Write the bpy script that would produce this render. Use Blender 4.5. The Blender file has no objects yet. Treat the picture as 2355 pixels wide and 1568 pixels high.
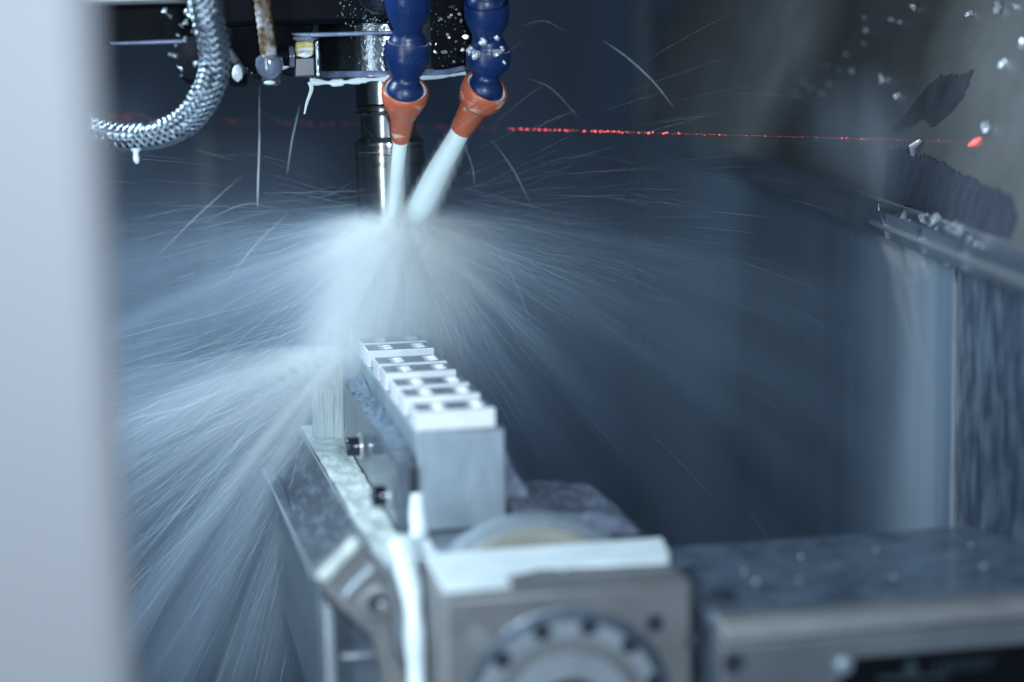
import bpy, bmesh, math, random
import numpy as np
from mathutils import Vector, Matrix, noise as mn

random.seed(7); rng = np.random.default_rng(7)
S = bpy.context.scene
COL = S.collection

# ------------------------------------------------------------------ camera
YAW, PITCH, ROLL, LENS = 11.0, 9.0, 1.2, 70.0
CAM = np.array([0.0, 0.0, 0.5])
_a, _b, _c = map(math.radians, (YAW, PITCH, ROLL))
FWD = np.array([math.sin(_a)*math.cos(_b), math.cos(_a)*math.cos(_b), -math.sin(_b)])
_r0 = np.array([math.cos(_a), -math.sin(_a), 0.0]); _u0 = np.cross(_r0, FWD)
RIGHT = _r0*math.cos(_c) - _u0*math.sin(_c); UP = _u0*math.cos(_c) + _r0*math.sin(_c)
cd = bpy.data.cameras.new('camera'); cam = bpy.data.objects.new('camera', cd); COL.objects.link(cam)
M = Matrix(((RIGHT[0], UP[0], -FWD[0], CAM[0]), (RIGHT[1], UP[1], -FWD[1], CAM[1]), (RIGHT[2], UP[2], -FWD[2], CAM[2]), (0, 0, 0, 1)))
cam.matrix_world = M
cd.lens = LENS; cd.sensor_width = 36; cd.clip_start = 0.02; cd.clip_end = 50
cd.dof.use_dof = True; cd.dof.focus_distance = 1.15; cd.dof.aperture_fstop = 2.8; cd.dof.aperture_blades = 0
S.camera = cam

# survey of the photograph: a pixel of the 2355 px wide picture to a point at a depth / on a plane
FPX = LENS/36*2355
def ray(px, py): return FWD + RIGHT*((px-1177.5)/FPX) - UP*((py-784)/FPX)
def P(px, py, d): return CAM + ray(px, py)*d
def onz(px, py, z):
    v = ray(px, py); return CAM + v*((z-CAM[2])/v[2])
def ony(px, py, y):
    v = ray(px, py); return CAM + v*(y/v[1])
def V(p): return Vector([float(q) for q in p])

# ------------------------------------------------------------------ world, lamps, exposure
W = bpy.data.worlds.new('World'); S.world = W; W.use_nodes = True
bg = W.node_tree.nodes['Background']; bg.inputs[0].default_value = (0.16, 0.30, 0.50, 1); bg.inputs[1].default_value = 0.035
def area(name, loc, target, sx, sy, power, col):
    l = bpy.data.lights.new(name, 'AREA'); l.shape = 'RECTANGLE'; l.size = sx; l.size_y = sy; l.energy = power; l.color = col
    o = bpy.data.objects.new(name, l); COL.objects.link(o); o.location = loc
    o.rotation_euler = (Vector(target)-Vector(loc)).to_track_quat('-Z', 'Y').to_euler()
    return o
area('flash_lamp', (0.04, -0.03, 0.57), (0.16, 1.15, 0.36), 0.05, 0.05, 10.5, (0.72, 0.87, 1.0))
area('strip_lamp', (-0.165, 0.72, 0.38), (0.16, 1.2, 0.40), 0.018, 0.50, 1.9, (0.74, 0.88, 1.0))
area('machine_lamp', (-0.24, 1.20, 0.74), (0.15, 1.17, 0.36), 0.12, 0.12, 6.0, (0.68, 0.85, 1.0))
S.view_settings.view_transform = 'Standard'; S.view_settings.look = 'None'
S.view_settings.exposure = 0.0; S.view_settings.gamma = 1.0; S.view_settings.use_curve_mapping = False
S.cycles.use_denoising = True
S.cycles.max_bounces = 6; S.cycles.volume_bounces = 3; S.cycles.transparent_max_bounces = 16
S.cycles.volume_step_rate = 3.0; S.cycles.volume_max_steps = 256
S.cycles.sample_clamp_indirect = 4.0

# ------------------------------------------------------------------ materials
def mat(name, base, rough=0.5, metal=0.0, var=0.0, vscale=(60, 60, 60), bump=0.0, bscale=(200, 200, 200), coat=0.0,
        base2=None, thr=None, emit=None, estr=0.0, spec=0.5, rvar=0.0, sss=0.0):
    m = bpy.data.materials.new(name); m.use_nodes = True
    nt = m.node_tree; b = nt.nodes['Principled BSDF']; L = nt.links
    b.inputs['Base Color'].default_value = (*base, 1); b.inputs['Roughness'].default_value = rough
    b.inputs['Metallic'].default_value = metal; b.inputs['Coat Weight'].default_value = coat
    b.inputs['Coat Roughness'].default_value = 0.08; b.inputs['Specular IOR Level'].default_value = spec
    if sss: b.inputs['Subsurface Weight'].default_value = sss; b.inputs['Subsurface Radius'].default_value = (0.004, 0.004, 0.004)
    tc = nt.nodes.new('ShaderNodeTexCoord')
    def nz(scale, detail=4, rough_=0.6):
        mp = nt.nodes.new('ShaderNodeMapping'); mp.inputs['Scale'].default_value = scale
        L.new(tc.outputs['Object'], mp.inputs['Vector'])
        n = nt.nodes.new('ShaderNodeTexNoise'); n.inputs['Scale'].default_value = 1.0; n.inputs['Detail'].default_value = detail
        n.inputs['Roughness'].default_value = rough_
        L.new(mp.outputs[0], n.inputs['Vector']); return n
    if var or base2:
        n = nz(vscale)
        r = nt.nodes.new('ShaderNodeValToRGB'); lo, hi = thr or (0.3, 0.7)
        c1 = tuple(max(0, q*(1-var)) for q in base); c2 = base2 or tuple(min(1, q*(1+var)) for q in base)
        r.color_ramp.elements[0].position = lo; r.color_ramp.elements[0].color = (*c1, 1)
        r.color_ramp.elements[1].position = hi; r.color_ramp.elements[1].color = (*c2, 1)
        L.new(n.outputs['Fac'], r.inputs[0]); L.new(r.outputs[0], b.inputs['Base Color'])
        if rvar:
            mr = nt.nodes.new('ShaderNodeMapRange'); mr.inputs['From Min'].default_value = lo; mr.inputs['From Max'].default_value = hi
            mr.inputs['To Min'].default_value = max(0.03, rough-rvar); mr.inputs['To Max'].default_value = min(1, rough+rvar)
            L.new(n.outputs['Fac'], mr.inputs['Value']); L.new(mr.outputs[0], b.inputs['Roughness'])
    if bump:
        n2 = nz(bscale, 3, 0.55); bp = nt.nodes.new('ShaderNodeBump'); bp.inputs['Strength'].default_value = min(1, bump)
        bp.inputs['Distance'].default_value = 0.001*max(1, bump)
        L.new(n2.outputs['Fac'], bp.inputs['Height']); L.new(bp.outputs[0], b.inputs['Normal'])
    if emit:
        b.inputs['Emission Color'].default_value = (*emit, 1); b.inputs['Emission Strength'].default_value = estr
    return m

MT = dict(
    door=mat('door_paint', (0.205, 0.21, 0.228), 0.55, 0, 0.03, (3, 3, 3)),
    back=mat('back_sheet', (0.015, 0.036, 0.072), 0.6, 0.1, 0.35, (7, 7, 2.0), 0.3, (30, 30, 3)),
    floorm=mat('floor_sheet', (0.11, 0.16, 0.21), 0.45, 0.2, 0.3, (6, 6, 6), 0.3, (20, 20, 20)),
    wall_up=mat('brushed_steel', (0.165, 0.178, 0.18), 0.45, 0.35, 0.22, (30, 12, 18), 0.3, (900, 40, 300)),
    wall_wet=mat('wet_steel', (0.080, 0.102, 0.142), 0.45, 0.2, 0.35, (260, 260, 14), 0.6, (250, 250, 18), coat=0.4),
    wall_film=mat('coolant_film_on_steel', (0.115, 0.17, 0.235), 0.4, 0.1, 0.25, (60, 60, 5), 0.2, (80, 80, 6), coat=0.3),
    wall_drop=mat('rippled_wet_steel', (0.028, 0.045, 0.075), 0.3, 0.1, 0.0, (150, 150, 34), 1.0, (260, 260, 36), coat=0.5, base2=(0.13, 0.17, 0.22), thr=(0.46, 0.60)),
    smear=mat('dark_smear', (0.088, 0.105, 0.13), 0.5, 0.2, 0.3, (40, 40, 40)),
    rail=mat('rail_steel', (0.17, 0.21, 0.26), 0.3, 0.6, 0.3, (40, 8, 60), 0.4, (200, 60, 300)),
    chip=mat('aluminium_chip', (0.50, 0.55, 0.60), 0.3, 0.5, 0.1, (200, 200, 200), 0.3, (500, 500, 500)),
    dull=mat('dull_chip', (0.13, 0.17, 0.22), 0.5),
    splash=mat('splash_water', (0.085, 0.10, 0.15), 0.3, 0, 0.0, (90, 90, 90), 0.8, (160, 160, 160), coat=0.4, base2=(0.20, 0.23, 0.31), thr=(0.4, 0.7)),
    runoff=mat('milky_runoff', (0.36, 0.46, 0.54), 0.4, 0, 0.2, (120, 120, 30)),
    black=mat('black_oily_casting', (0.003, 0.0035, 0.006), 0.5, 0.0, 0.3, (90, 90, 90), 0.12, (260, 260, 260), spec=0.03),
    droplet=mat('oil_droplet', (0.35, 0.42, 0.46), 0.08, 0.6),
    lilac=mat('coolant_bead', (0.14, 0.18, 0.30), 0.35, 0, 0.5, (120, 120, 120), 0.4, (200, 200, 200), coat=0.4),
    darkmetal=mat('dark_polished_steel', (0.10, 0.115, 0.13), 0.20, 0.95, 0.2, (60, 60, 60), 0.25, (400, 400, 400)),
    tool=mat('ground_tool_steel', (0.27, 0.29, 0.29), 0.20, 1.0, 0.12, (30, 30, 300), 0.05, (100, 100, 1500)),
    toolband=mat('dark_tool_band', (0.12, 0.15, 0.16), 0.25, 0.9, 0.3, (50, 50, 200)),
    blue=mat('blue_hose_plastic', (0.003, 0.018, 0.085), 0.34, 0, 0.15, (50, 50, 50), 0.15, (500, 500, 500), spec=0.45),
    orange=mat('orange_nozzle_plastic', (0.42, 0.098, 0.042), 0.38, 0, 0.0, (70, 70, 160), 0.25, (250, 250, 250), base2=(0.68, 0.45, 0.38), thr=(0.56, 0.66)),
    milk=mat('milky_coolant', (0.68, 0.77, 0.80), 0.35, 0, 0.08, (60, 60, 60), 0.3, (120, 120, 120), coat=0.1, sss=0.3),
    jet=mat('milky_jet', (0.66, 0.78, 0.80), 0.5, 0, 0.05, (40, 40, 40), sss=0.3),
    foam=mat('coolant_foam', (0.36, 0.43, 0.42), 0.5, 0, 0.0, (110, 60, 60), 0.4, (200, 120, 120), coat=0.1, base2=(0.56, 0.63, 0.60), thr=(0.35, 0.62)),
    alu=mat('machined_aluminium', (0.72, 0.74, 0.77), 0.3, 0.15, 0.06, (100, 100, 100), 0.1, (600, 600, 600)),
    milled=mat('milled_top_face', (0.30, 0.34, 0.40), 0.13, 1.0, 0.12, (150, 150, 150), 0.05, (600, 90, 600)),
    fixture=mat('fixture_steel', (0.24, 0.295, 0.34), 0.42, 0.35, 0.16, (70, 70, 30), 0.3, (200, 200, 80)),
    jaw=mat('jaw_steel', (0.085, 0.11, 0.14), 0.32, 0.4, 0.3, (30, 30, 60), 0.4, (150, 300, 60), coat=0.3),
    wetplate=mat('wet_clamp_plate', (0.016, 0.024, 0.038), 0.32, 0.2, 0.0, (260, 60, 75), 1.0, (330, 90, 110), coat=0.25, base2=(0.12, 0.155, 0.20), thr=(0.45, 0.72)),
    housing=mat('housing_steel', (0.155, 0.165, 0.172), 0.45, 0.3, 0.18, (40, 40, 40), 0.3, (150, 150, 150)),
    housing_lt=mat('bright_ring_steel', (0.27, 0.31, 0.35), 0.38, 0.4, 0.14, (60, 60, 60), 0.2, (200, 200, 200)),
    beige=mat('faceplate_beige', (0.27, 0.27, 0.235), 0.5, 0.2, 0.15, (40, 40, 40)),
    tabletop=mat('wet_table_top', (0.075, 0.108, 0.155), 0.4, 0.1, 0.45, (70, 70, 70), 0.8, (120, 120, 120), coat=0.3, base2=(0.13, 0.18, 0.245), thr=(0.35, 0.85)),
    panel=mat('dark_grey_panel', (0.10, 0.115, 0.13), 0.5, 0.2, 0.2, (25, 25, 25)),
    hole=mat('dark_hole', (0.006, 0.012, 0.025), 0.6),
    boltblack=mat('black_oxide_bolt', (0.008, 0.010, 0.018), 0.22, 0.3, 0.2, (50, 50, 50)),
    washer=mat('washer_steel', (0.5, 0.55, 0.6), 0.25, 0.7),
    wire=mat('braid_wire', (0.27, 0.33, 0.39), 0.28, 0.95),
    hosecore=mat('hose_core', (0.004, 0.007, 0.013), 0.5, 0.2),
    brown=mat('stained_tube', (0.10, 0.055, 0.012), 0.5, 0, 0.3, (90, 90, 50), 0.6, (300, 300, 300), base2=(0.34, 0.33, 0.34), thr=(0.42, 0.55)),
    bulb=mat('wet_connector', (0.10, 0.12, 0.17), 0.2, 0, 0.6, (90, 90, 90), 0.5, (160, 160, 160), coat=0.6),
    yellow=mat('yellow_felt_pad', (0.52, 0.44, 0.17), 0.55, 0, 0.3, (120, 120, 160), 0.8, (400, 400, 400), coat=0.3),
    greyplastic=mat('grey_plastic', (0.045, 0.052, 0.06), 0.3, 0.1, 0.2, (50, 50, 50), coat=0.3),
    seam=mat('seam_paint', (0.045, 0.066, 0.09), 0.5, 0.1),
    plate=mat('black_nameplate', (0.002, 0.003, 0.005), 0.6, spec=0.1),
    print_=mat('nameplate_print', (0.014, 0.03, 0.04), 0.6),
    laser=mat('laser_lit_droplet', (0.3, 0.02, 0.02), 0.5, emit=(1.0, 0.13, 0.13), estr=2.6),
    laserdim=mat('laser_lit_droplet_dim', (0.2, 0.02, 0.02), 0.5, emit=(1.0, 0.08, 0.10), estr=0.8),
    spray=mat('spray_thread', (0.60, 0.70, 0.76), 0.6, spec=0.2),
)

for _n, _al in (('smear', 0.6), ('wall_wet', 0.78)):   # thin layers: the steel shows through
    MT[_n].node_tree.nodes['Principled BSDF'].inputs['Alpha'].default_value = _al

# ------------------------------------------------------------------ mesh helpers
class MB:
    def __init__(s): s.v = []; s.f = []
    def add(s, vs, fs):
        n = len(s.v); s.v += [tuple(float(q) for q in v) for v in vs]; s.f += [tuple(n+i for i in f) for f in fs]
    def box(s, x0, x1, y0, y1, z0, z1):
        s.add([(x, y, z) for z in (z0, z1) for y in (y0, y1) for x in (x0, x1)],
              [(0, 2, 3, 1), (4, 5, 7, 6), (0, 1, 5, 4), (2, 6, 7, 3), (0, 4, 6, 2), (1, 3, 7, 5)]); return s
    def prism(s, pts, ext):
        """closed outline pts (3D) pushed along ext"""
        n = len(pts); a = [np.array(p, float) for p in pts]; e = np.array(ext, float)
        s.add(a + [p+e for p in a], [tuple(range(n))[::-1], tuple(range(n, 2*n))] + [(i, (i+1) % n, n+(i+1) % n, n+i) for i in range(n)]); return s
    def lathe(s, prof, o, ax, seg=48, caps=(True, True)):
        """prof: list of (t, r) along axis ax from o"""
        o = np.array(o, float); ax = np.array(ax, float); ax = ax/np.linalg.norm(ax)
        h = np.array([1, 0, 0]) if abs(ax[0]) < 0.8 else np.array([0, 1, 0])
        e1 = np.cross(ax, h); e1 /= np.linalg.norm(e1); e2 = np.cross(ax, e1)
        vs = []
        for t, r in prof:
            for k in range(seg):
                a = 2*math.pi*k/seg; vs.append(o + ax*t + (e1*math.cos(a)+e2*math.sin(a))*r)
        fs = [(i*seg+k, i*seg+(k+1) % seg, (i+1)*seg+(k+1) % seg, (i+1)*seg+k) for i in range(len(prof)-1) for k in range(seg)]
        if caps[0]: fs.append(tuple(range(seg))[::-1])
        if caps[1]: fs.append(tuple((len(prof)-1)*seg+k for k in range(seg)))
        s.add(vs, fs); return s
    def tube(s, path, rad, seg=12, caps=True):
        p = [np.array(q, float) for q in path]; n = len(p)
        rad = rad if hasattr(rad, '__len__') else [rad]*n
        t0 = p[1]-p[0]; t0 /= np.linalg.norm(t0)
        h = np.array([0, 0, 1.0]) if abs(t0[2]) < 0.9 else np.array([1.0, 0, 0])
        e1 = np.cross(t0, h); e1 /= np.linalg.norm(e1)
        vs = []
        for i in range(n):
            t = p[min(i+1, n-1)]-p[max(i-1, 0)]; t /= max(np.linalg.norm(t), 1e-9)
            e1 = e1 - t*np.dot(e1, t); e1 /= np.linalg.norm(e1); e2 = np.cross(t, e1)
            for k in range(seg):
                a = 2*math.pi*k/seg; vs.append(p[i]+(e1*math.cos(a)+e2*math.sin(a))*rad[i])
        fs = [(i*seg+k, i*seg+(k+1) % seg, (i+1)*seg+(k+1) % seg, (i+1)*seg+k) for i in range(n-1) for k in range(seg)]
        if caps: fs += [tuple(range(seg))[::-1], tuple((n-1)*seg+k for k in range(seg))]
        s.add(vs, fs); return s
    def blob(s, c, r, sub=2, jag=0.3, sc=(1, 1, 1), rot=0.0):
        bm = bmesh.new(); bmesh.ops.create_icosphere(bm, subdivisions=sub, radius=1.0)
        off = Vector((random.random()*50,)*3); R = Matrix.Rotation(rot, 3, 'Y')
        vs = []
        for v in bm.verts:
            q = v.co*(1+jag*mn.noise(v.co*1.7+off)*2)
            q = R @ Vector((q.x*sc[0], q.y*sc[1], q.z*sc[2]))
            vs.append(np.array(c)+np.array(q)*r)
        s.add(vs, [tuple(v.index for v in f.verts) for f in bm.faces]); bm.free(); return s
    def build(s, name, material, parent=None, smooth=40, bevel=0, kind=None):
        me = bpy.data.meshes.new(name); me.from_pydata(s.v, [], s.f); me.update()
        bm = bmesh.new(); bm.from_mesh(me); bmesh.ops.recalc_face_normals(bm, faces=bm.faces); bm.to_mesh(me); bm.free()
        if smooth: me.shade_smooth(); me.set_sharp_from_angle(angle=math.radians(smooth))
        me.materials.append(material)
        o = bpy.data.objects.new(name, me); COL.objects.link(o)
        if parent is not None: o.parent = parent; 
        if bevel:
            m = o.modifiers.new('bevel', 'BEVEL'); m.width = bevel; m.segments = 2; m.limit_method = 'ANGLE'; m.angle_limit = math.radians(35)
        if kind: o['kind'] = kind
        return o
def tag(o, label, cat, group=None, kind=None):
    o['label'] = label; o['category'] = cat
    if group: o['group'] = group
    if kind: o['kind'] = kind
    return o
def thing(name, label, cat, group=None):
    o = bpy.data.objects.new(name, None); o.empty_display_size = 0.01; COL.objects.link(o)
    return tag(o, label, cat, group)
def spline(pts, n):
    """Catmull-Rom through pts"""
    p = [np.array(q, float) for q in pts]; p = [2*p[0]-p[1]] + p + [2*p[-1]-p[-2]]; out = []
    m = len(p)-3
    for i in range(n):
        u = i/(n-1)*m; k = min(int(u), m-1); t = u-k; a, b, c, d = p[k:k+4]
        out.append(0.5*((2*b)+(-a+c)*t+(2*a-5*b+4*c-d)*t*t+(-a+3*b-3*c+d)*t**3))
    return out

# ------------------------------------------------------------------ the right wall frame
WA = P(2090, 480, 1.15); WN = np.array([-0.9917, 0.1283, 0.0]); WN /= np.linalg.norm(WN); WD = np.array([WN[1], -WN[0], 0.0])
def wall(px, py, off=0.0):
    v = ray(px, py); return CAM + v*(((WA+WN*off-CAM) @ WN)/(v @ WN))
_q = P(2300, 140, 1.05); NU = np.cross(_q-WA, WD); NU /= np.linalg.norm(NU)
if NU[0] > 0: NU = -NU
US = np.cross(WD, NU); US = US/np.linalg.norm(US); US = US*np.sign(US[2])
def wallu(px, py, off=0.0):
    v = ray(px, py); return CAM + v*(((WA+NU*off-CAM) @ NU)/(v @ NU))
def wpt(s, z, off): q = WA + WD*s + WN*off; return np.array([q[0], q[1], z])
def wsz(p): return float((p-WA) @ WD), float(p[2])
ZT = float(WA[2])

# ================================================================== STRUCTURE
MB().box(-0.9, 1.4, 2.25, 2.30, -0.3, 1.4).build('back_wall', MT['back'], kind='structure')
MB().box(-0.9, 0.7, 0.2, 2.25, -0.32, -0.30).build('floor', MT['floorm'], kind='structure')
# right wall: upper brushed sheet and two lower sheets, the far one standing a few millimetres proud
MB().prism([wpt(-0.9, ZT, 0), wpt(1.25, ZT, 0), wpt(1.25, ZT, 0)+US*0.9, wpt(-0.9, ZT, 0)+US*0.9], -NU*0.02).build('right_wall', MT['wall_up'], kind='structure')
s_edge = wsz(wall(2190, 900, 0.004))[0]
t = thing('wall_panel', 'grey panel under the chip rail, covered in running coolant, with bright vertical edge', 'panel')
MB().prism([wpt(s_edge, -0.3, 0.004), wpt(1.25, -0.3, 0.004), wpt(1.25, ZT-0.002, 0.004), wpt(s_edge, ZT-0.002, 0.004)], -WN*0.0035).build('sheet', MT['wall_film'], t, bevel=0.0008)
MB().prism([wpt(s_edge-0.0016, -0.3, 0.0046), wpt(s_edge-0.0004, -0.3, 0.0046), wpt(s_edge-0.0004, ZT-0.03, 0.0046), wpt(s_edge-0.0016, ZT-0.03, 0.0046)], -WN*0.0018).build('edge_strip', MT['housing_lt'], t)
t = thing('splash_panel', 'dark steel panel with vertical water ripples at the right edge of the picture', 'panel')
MB().prism([wpt(-0.9, -0.3, 0.0026), wpt(s_edge-0.0022, -0.3, 0.0026), wpt(s_edge-0.0022, ZT-0.002, 0.0026), wpt(-0.9, ZT-0.002, 0.0026)], -WN*0.01).build('sheet', MT['wall_drop'], t)

# back wall details
t = thing('round_button', 'dark round knob on the back wall, out of focus', 'knob')
c = ony(1560, 95, 2.24); MB().lathe([(0, 0.016), (-0.02, 0.015), (-0.022, 0.011)], c, (0, 1, 0), 24).build('cap', MT['hole'], t)
MB().lathe([(0, 0.022), (-0.006, 0.022)], c, (0, 1, 0), 24).build('collar', MT['greyplastic'], t)
t = thing('wall_bolt', 'small dark bolt on the back wall above and left of the knob', 'bolt')
c = ony(1500, 45, 2.245); MB().lathe([(0, 0.009), (-0.008, 0.008)], c, (0, 1, 0), 16).build('bolt_head', MT['hole'], t)
for i, (px, w, lab) in enumerate(((1725, 0.012, 'dark vertical seam strip on the back wall near the right wall'), (1480, 0.02, 'pale vertical seam strip on the back wall left of the knob'),
                                  (468, 0.016, 'pale vertical strip low on the back wall behind the braided hose'))):
    c = ony(px, 300, 2.245)
    z0, z1 = (-0.3, 1.3) if i < 2 else (-0.3, ony(px, 290, 2.245)[2])
    tag(MB().box(c[0]-w/2, c[0]+w/2, 2.236, 2.25, z0, z1).build('seam_strip', MT['hole'] if i == 0 else MT['seam'], bevel=0.002), lab, 'strip', 'vertical strips on the back wall')

# ---- wet film with a jagged upper edge and a dark smear, both on the upper sheet
def jag_poly(px_pts, off, th, amp, stepn=6, jagdir=(0, 1)):
    out = []
    n = len(px_pts)
    for i in range(n):
        (x0, y0, j), (x1, y1, _) = px_pts[i], px_pts[(i+1) % n]
        L = math.hypot(x1-x0, y1-y0); k = max(1, int(L/stepn)) if j else 1
        for q in range(k):
            f = q/k; a = (amp*random.uniform(-1, 1) if j and q else 0)
            out.append(wallu(x0+(x1-x0)*f+jagdir[0]*a, y0+(y1-y0)*f+jagdir[1]*a, off))
    return out
pts = [(2040, 345, 1), (2100, 352, 1), (2150, 368, 1), (2200, 395, 1), (2250, 420, 1), (2300, 440, 1), (2322, 452, 1), (2335, 500, 1), (2318, 560, 0), (2200, 523, 0), (2090, 478, 0), (2030, 455, 0)]
tag(MB().prism(jag_poly(pts, 0.0012, 0, 8, 3.5), -NU*0.0012).build('wet_patch', MT['wall_wet'], smooth=0), 'dark wet patch with ragged upper edge on the wall just above the chip rail', 'wet patch')
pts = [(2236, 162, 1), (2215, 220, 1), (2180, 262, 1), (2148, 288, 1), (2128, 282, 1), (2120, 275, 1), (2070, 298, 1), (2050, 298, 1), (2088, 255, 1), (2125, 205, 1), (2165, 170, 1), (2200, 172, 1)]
tag(MB().prism(jag_poly(pts, 0.0010, 0, 8, 4, (-0.65, 0.76)), -NU*0.0010).build('dark_smear', MT['smear'], smooth=0), 'dark feathered smear slanting across the upper right steel wall', 'smear')  # darker, partly clear sheet with a ragged outline

# ---- chip rail along the wall
ZL = float(wall(2355, 668, 0.022)[2]); ZL2 = float(wall(2012, 516, 0.022)[2])
def rail_sec(s, k=1.0, zl=None):
    zl = zl if zl is not None else ZL
    pr = [(-0.002, ZT), (0.004, ZT+0.002), (0.007, ZT-0.003), (0.008, ZT-0.012), (0.013, ZT-0.015), (0.018, ZT-0.011), (0.022, ZT-0.013), (0.0245*k, zl+0.010), (0.023*k, zl+0.002), (0.018*k, zl), (-0.002, zl)]
    return [wpt(s, z, n) for n, z in pr]
t = thing('chip_rail', 'steel gutter rail full of metal chips running along the right wall', 'rail')
s_j = wsz(wall(2012, 516, 0.022))[0]
mb = MB(); mb.prism(rail_sec(-0.6, 1.0, ZL2), WD*(0.6+s_j)); mb.build('near_channel', MT['rail'], t, bevel=0.0012)
mb = MB(); mb.prism(rail_sec(s_j+0.0005, 0.8, ZL2+0.004), WD*0.9); mb.build('far_channel', MT['rail'], t, bevel=0.0012)
mb = MB()
MB().tube([wpt(-0.6, ZL2+0.0015, 0.0236), wpt(s_j, ZL2+0.0015, 0.0236)], 0.0018, 10).build('lower_lip', MT['washer'], t)
MB().tube([wpt(-0.6, ZT+0.0012, 0.0045), wpt(0.8, ZT+0.0012, 0.0045)], 0.0014, 10).build('upper_lip', MT['washer'], t)
MB().prism([wpt(-0.6, ZT-0.0142, 0.0085), wpt(-0.6, ZT-0.0145, 0.0130), wpt(-0.6, ZT-0.0105, 0.0175), wpt(-0.6, ZT-0.0080, 0.0085)], WD*(0.6+s_j-0.02)).build('groove_fill', MT['wetplate'], t)  # dark fill strip along the rail groove
for k in range(3):
    s0 = s_j-0.03-0.075*k
    mb.prism([q+WN*0.0012 for q in rail_sec(s0, 1.02, ZL2-0.0008)[5:10]], WD*0.003)
    mb.build('joint_rib', MT['rail'], t); mb = MB()

# metal chips
def chip(name_label, c, size, group, n=2, mt='chip'):
    mb = MB()
    for k in range(n):
        o = np.array([random.uniform(-1, 1) for _ in range(3)])*size*0.7*(k > 0)
        mb.blob(np.array(c)+o, size*random.uniform(0.55, 1.0), 1, 0.55, (1, 0.5, random.uniform(0.6, 1.4)), random.uniform(0, 3))
    return tag(mb.build('metal_chip', MT[mt], smooth=25), name_label, 'metal chip', group)
GW = 'metal chips stuck to the right wall'
for (px, py, sz, lab) in ((2304, 148, 3.4, 'black and white metal chip high on the right wall near the picture edge'),
                          (2268, 297, 4.2, 'bright metal chip just above the red laser spot on the right wall'),
                          (2230, 30, 3.2, 'pale elongated metal chip near the top edge, right of the dark smear'),
                          (2297, 14, 3.2, 'shiny metal chip at the very top of the right wall'),
                          (2351, 102, 2.6, 'thin curled metal chip cut by the right picture edge'),
                          (2332, 12, 2.2, 'thin metal sliver at the top right corner'),
                          (2027, 181, 3.4, 'soft pale metal chip left of the dark smear'),
                          (2061, 218, 2.9, 'small triangular metal chip below the soft pale chip beside the smear'),
                          (2103, 18, 3.6, 'blurred pale metal chip at the top of the steel wall, leftmost of the clear ones')):
    chip(lab, wallu(px, py, 0.002), sz*0.00075, GW, 3)
mb = MB(); a = wallu(2118, 322, 0.002); b = wallu(2100, 356, 0.002); mb.tube([a, (a+b)/2+NU*0.003, b], [0.0012, 0.0022, 0.0014], 8)
tag(mb.build('metal_chip', MT['chip']), 'long leaf shaped metal chip hanging under the laser line at the wet patch edge', 'metal chip', GW)
for (px, py) in ((1988, 40), (1960, 165), (1930, 160), (1900, 150), (1985, 100), (1905, 195), (1865, 205), (1890, 215), (1870, 240), (1848, 190), (1830, 215), (1820, 160), (2050, 45), (2070, 52), (1992, 70), (1945, 125)):
    chip('faint out of focus chip spot far along the right steel wall', wallu(px, py, 0.003), 0.0022, 'blurred chips far along the right wall', 1, 'dull')
mb = MB()
for k in range(22):
    f = random.random(); px = 2100+150*f+random.uniform(-8, 8); py = 492+62*f+random.uniform(-7, 8)
    mb.blob(wall(px+random.uniform(-25, 25), py+random.uniform(-9, 9), random.uniform(0.006, 0.016)), random.uniform(0.0005, 0.0022), 1, 0.9, (1, 0.4, 1.3), random.uniform(0, 3))
tag(mb.build('swarf', MT['chip'], smooth=20), 'cluster of bright curled swarf lying in the chip rail', 'swarf', kind='stuff')

# milky runs under the rail
tag(MB().blob(wall(2182, 604, 0.006), 0.0022, 2, 0.2, (1, 0.7, 0.9)).build('coolant_drop', MT['milk']), 'single white coolant drop under the rail at the top of the panel edge', 'drop')

# ================================================================== DOOR (near, blurred)
t = thing('machine_door', 'pale grey machine door edge standing close in front at the left, strongly blurred', 'door')
MB().box(-0.34, -0.004, 0.60, 0.635, -0.3, 1.2).build('door_panel', MT['door'], t, bevel=0.010)
MB().box(-0.332, -0.012, 0.636, 0.650, -0.3, 1.2).build('inner_lining', MT['greyplastic'], t, bevel=0.002)

# ================================================================== SPINDLE HEAD
TX, TY = 0.1602, 1.1992
def zt(py, px=893, y=TY): return float(ony(px, py, y)[2])
head = thing('spindle_head', 'black oily spindle head of the milling machine at the top', 'spindle head')
z_n0, z_n1 = zt(172), zt(68)
R = 0.0405
MB().lathe([(0, R-0.002), (0.0015, R), (z_n1-z_n0+0.01, R)], (TX, TY, z_n0), (0, 0, 1), 96).build('nose_ring', MT['darkmetal'], head)
MB().lathe([(0, R-0.004), (0.001, R+0.0012), (0.0035, R+0.0012), (0.0045, R+0.0004)], (TX, TY, z_n0-0.001), (0, 0, 1), 96).build('coolant_bead', MT['lilac'], head)
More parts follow.
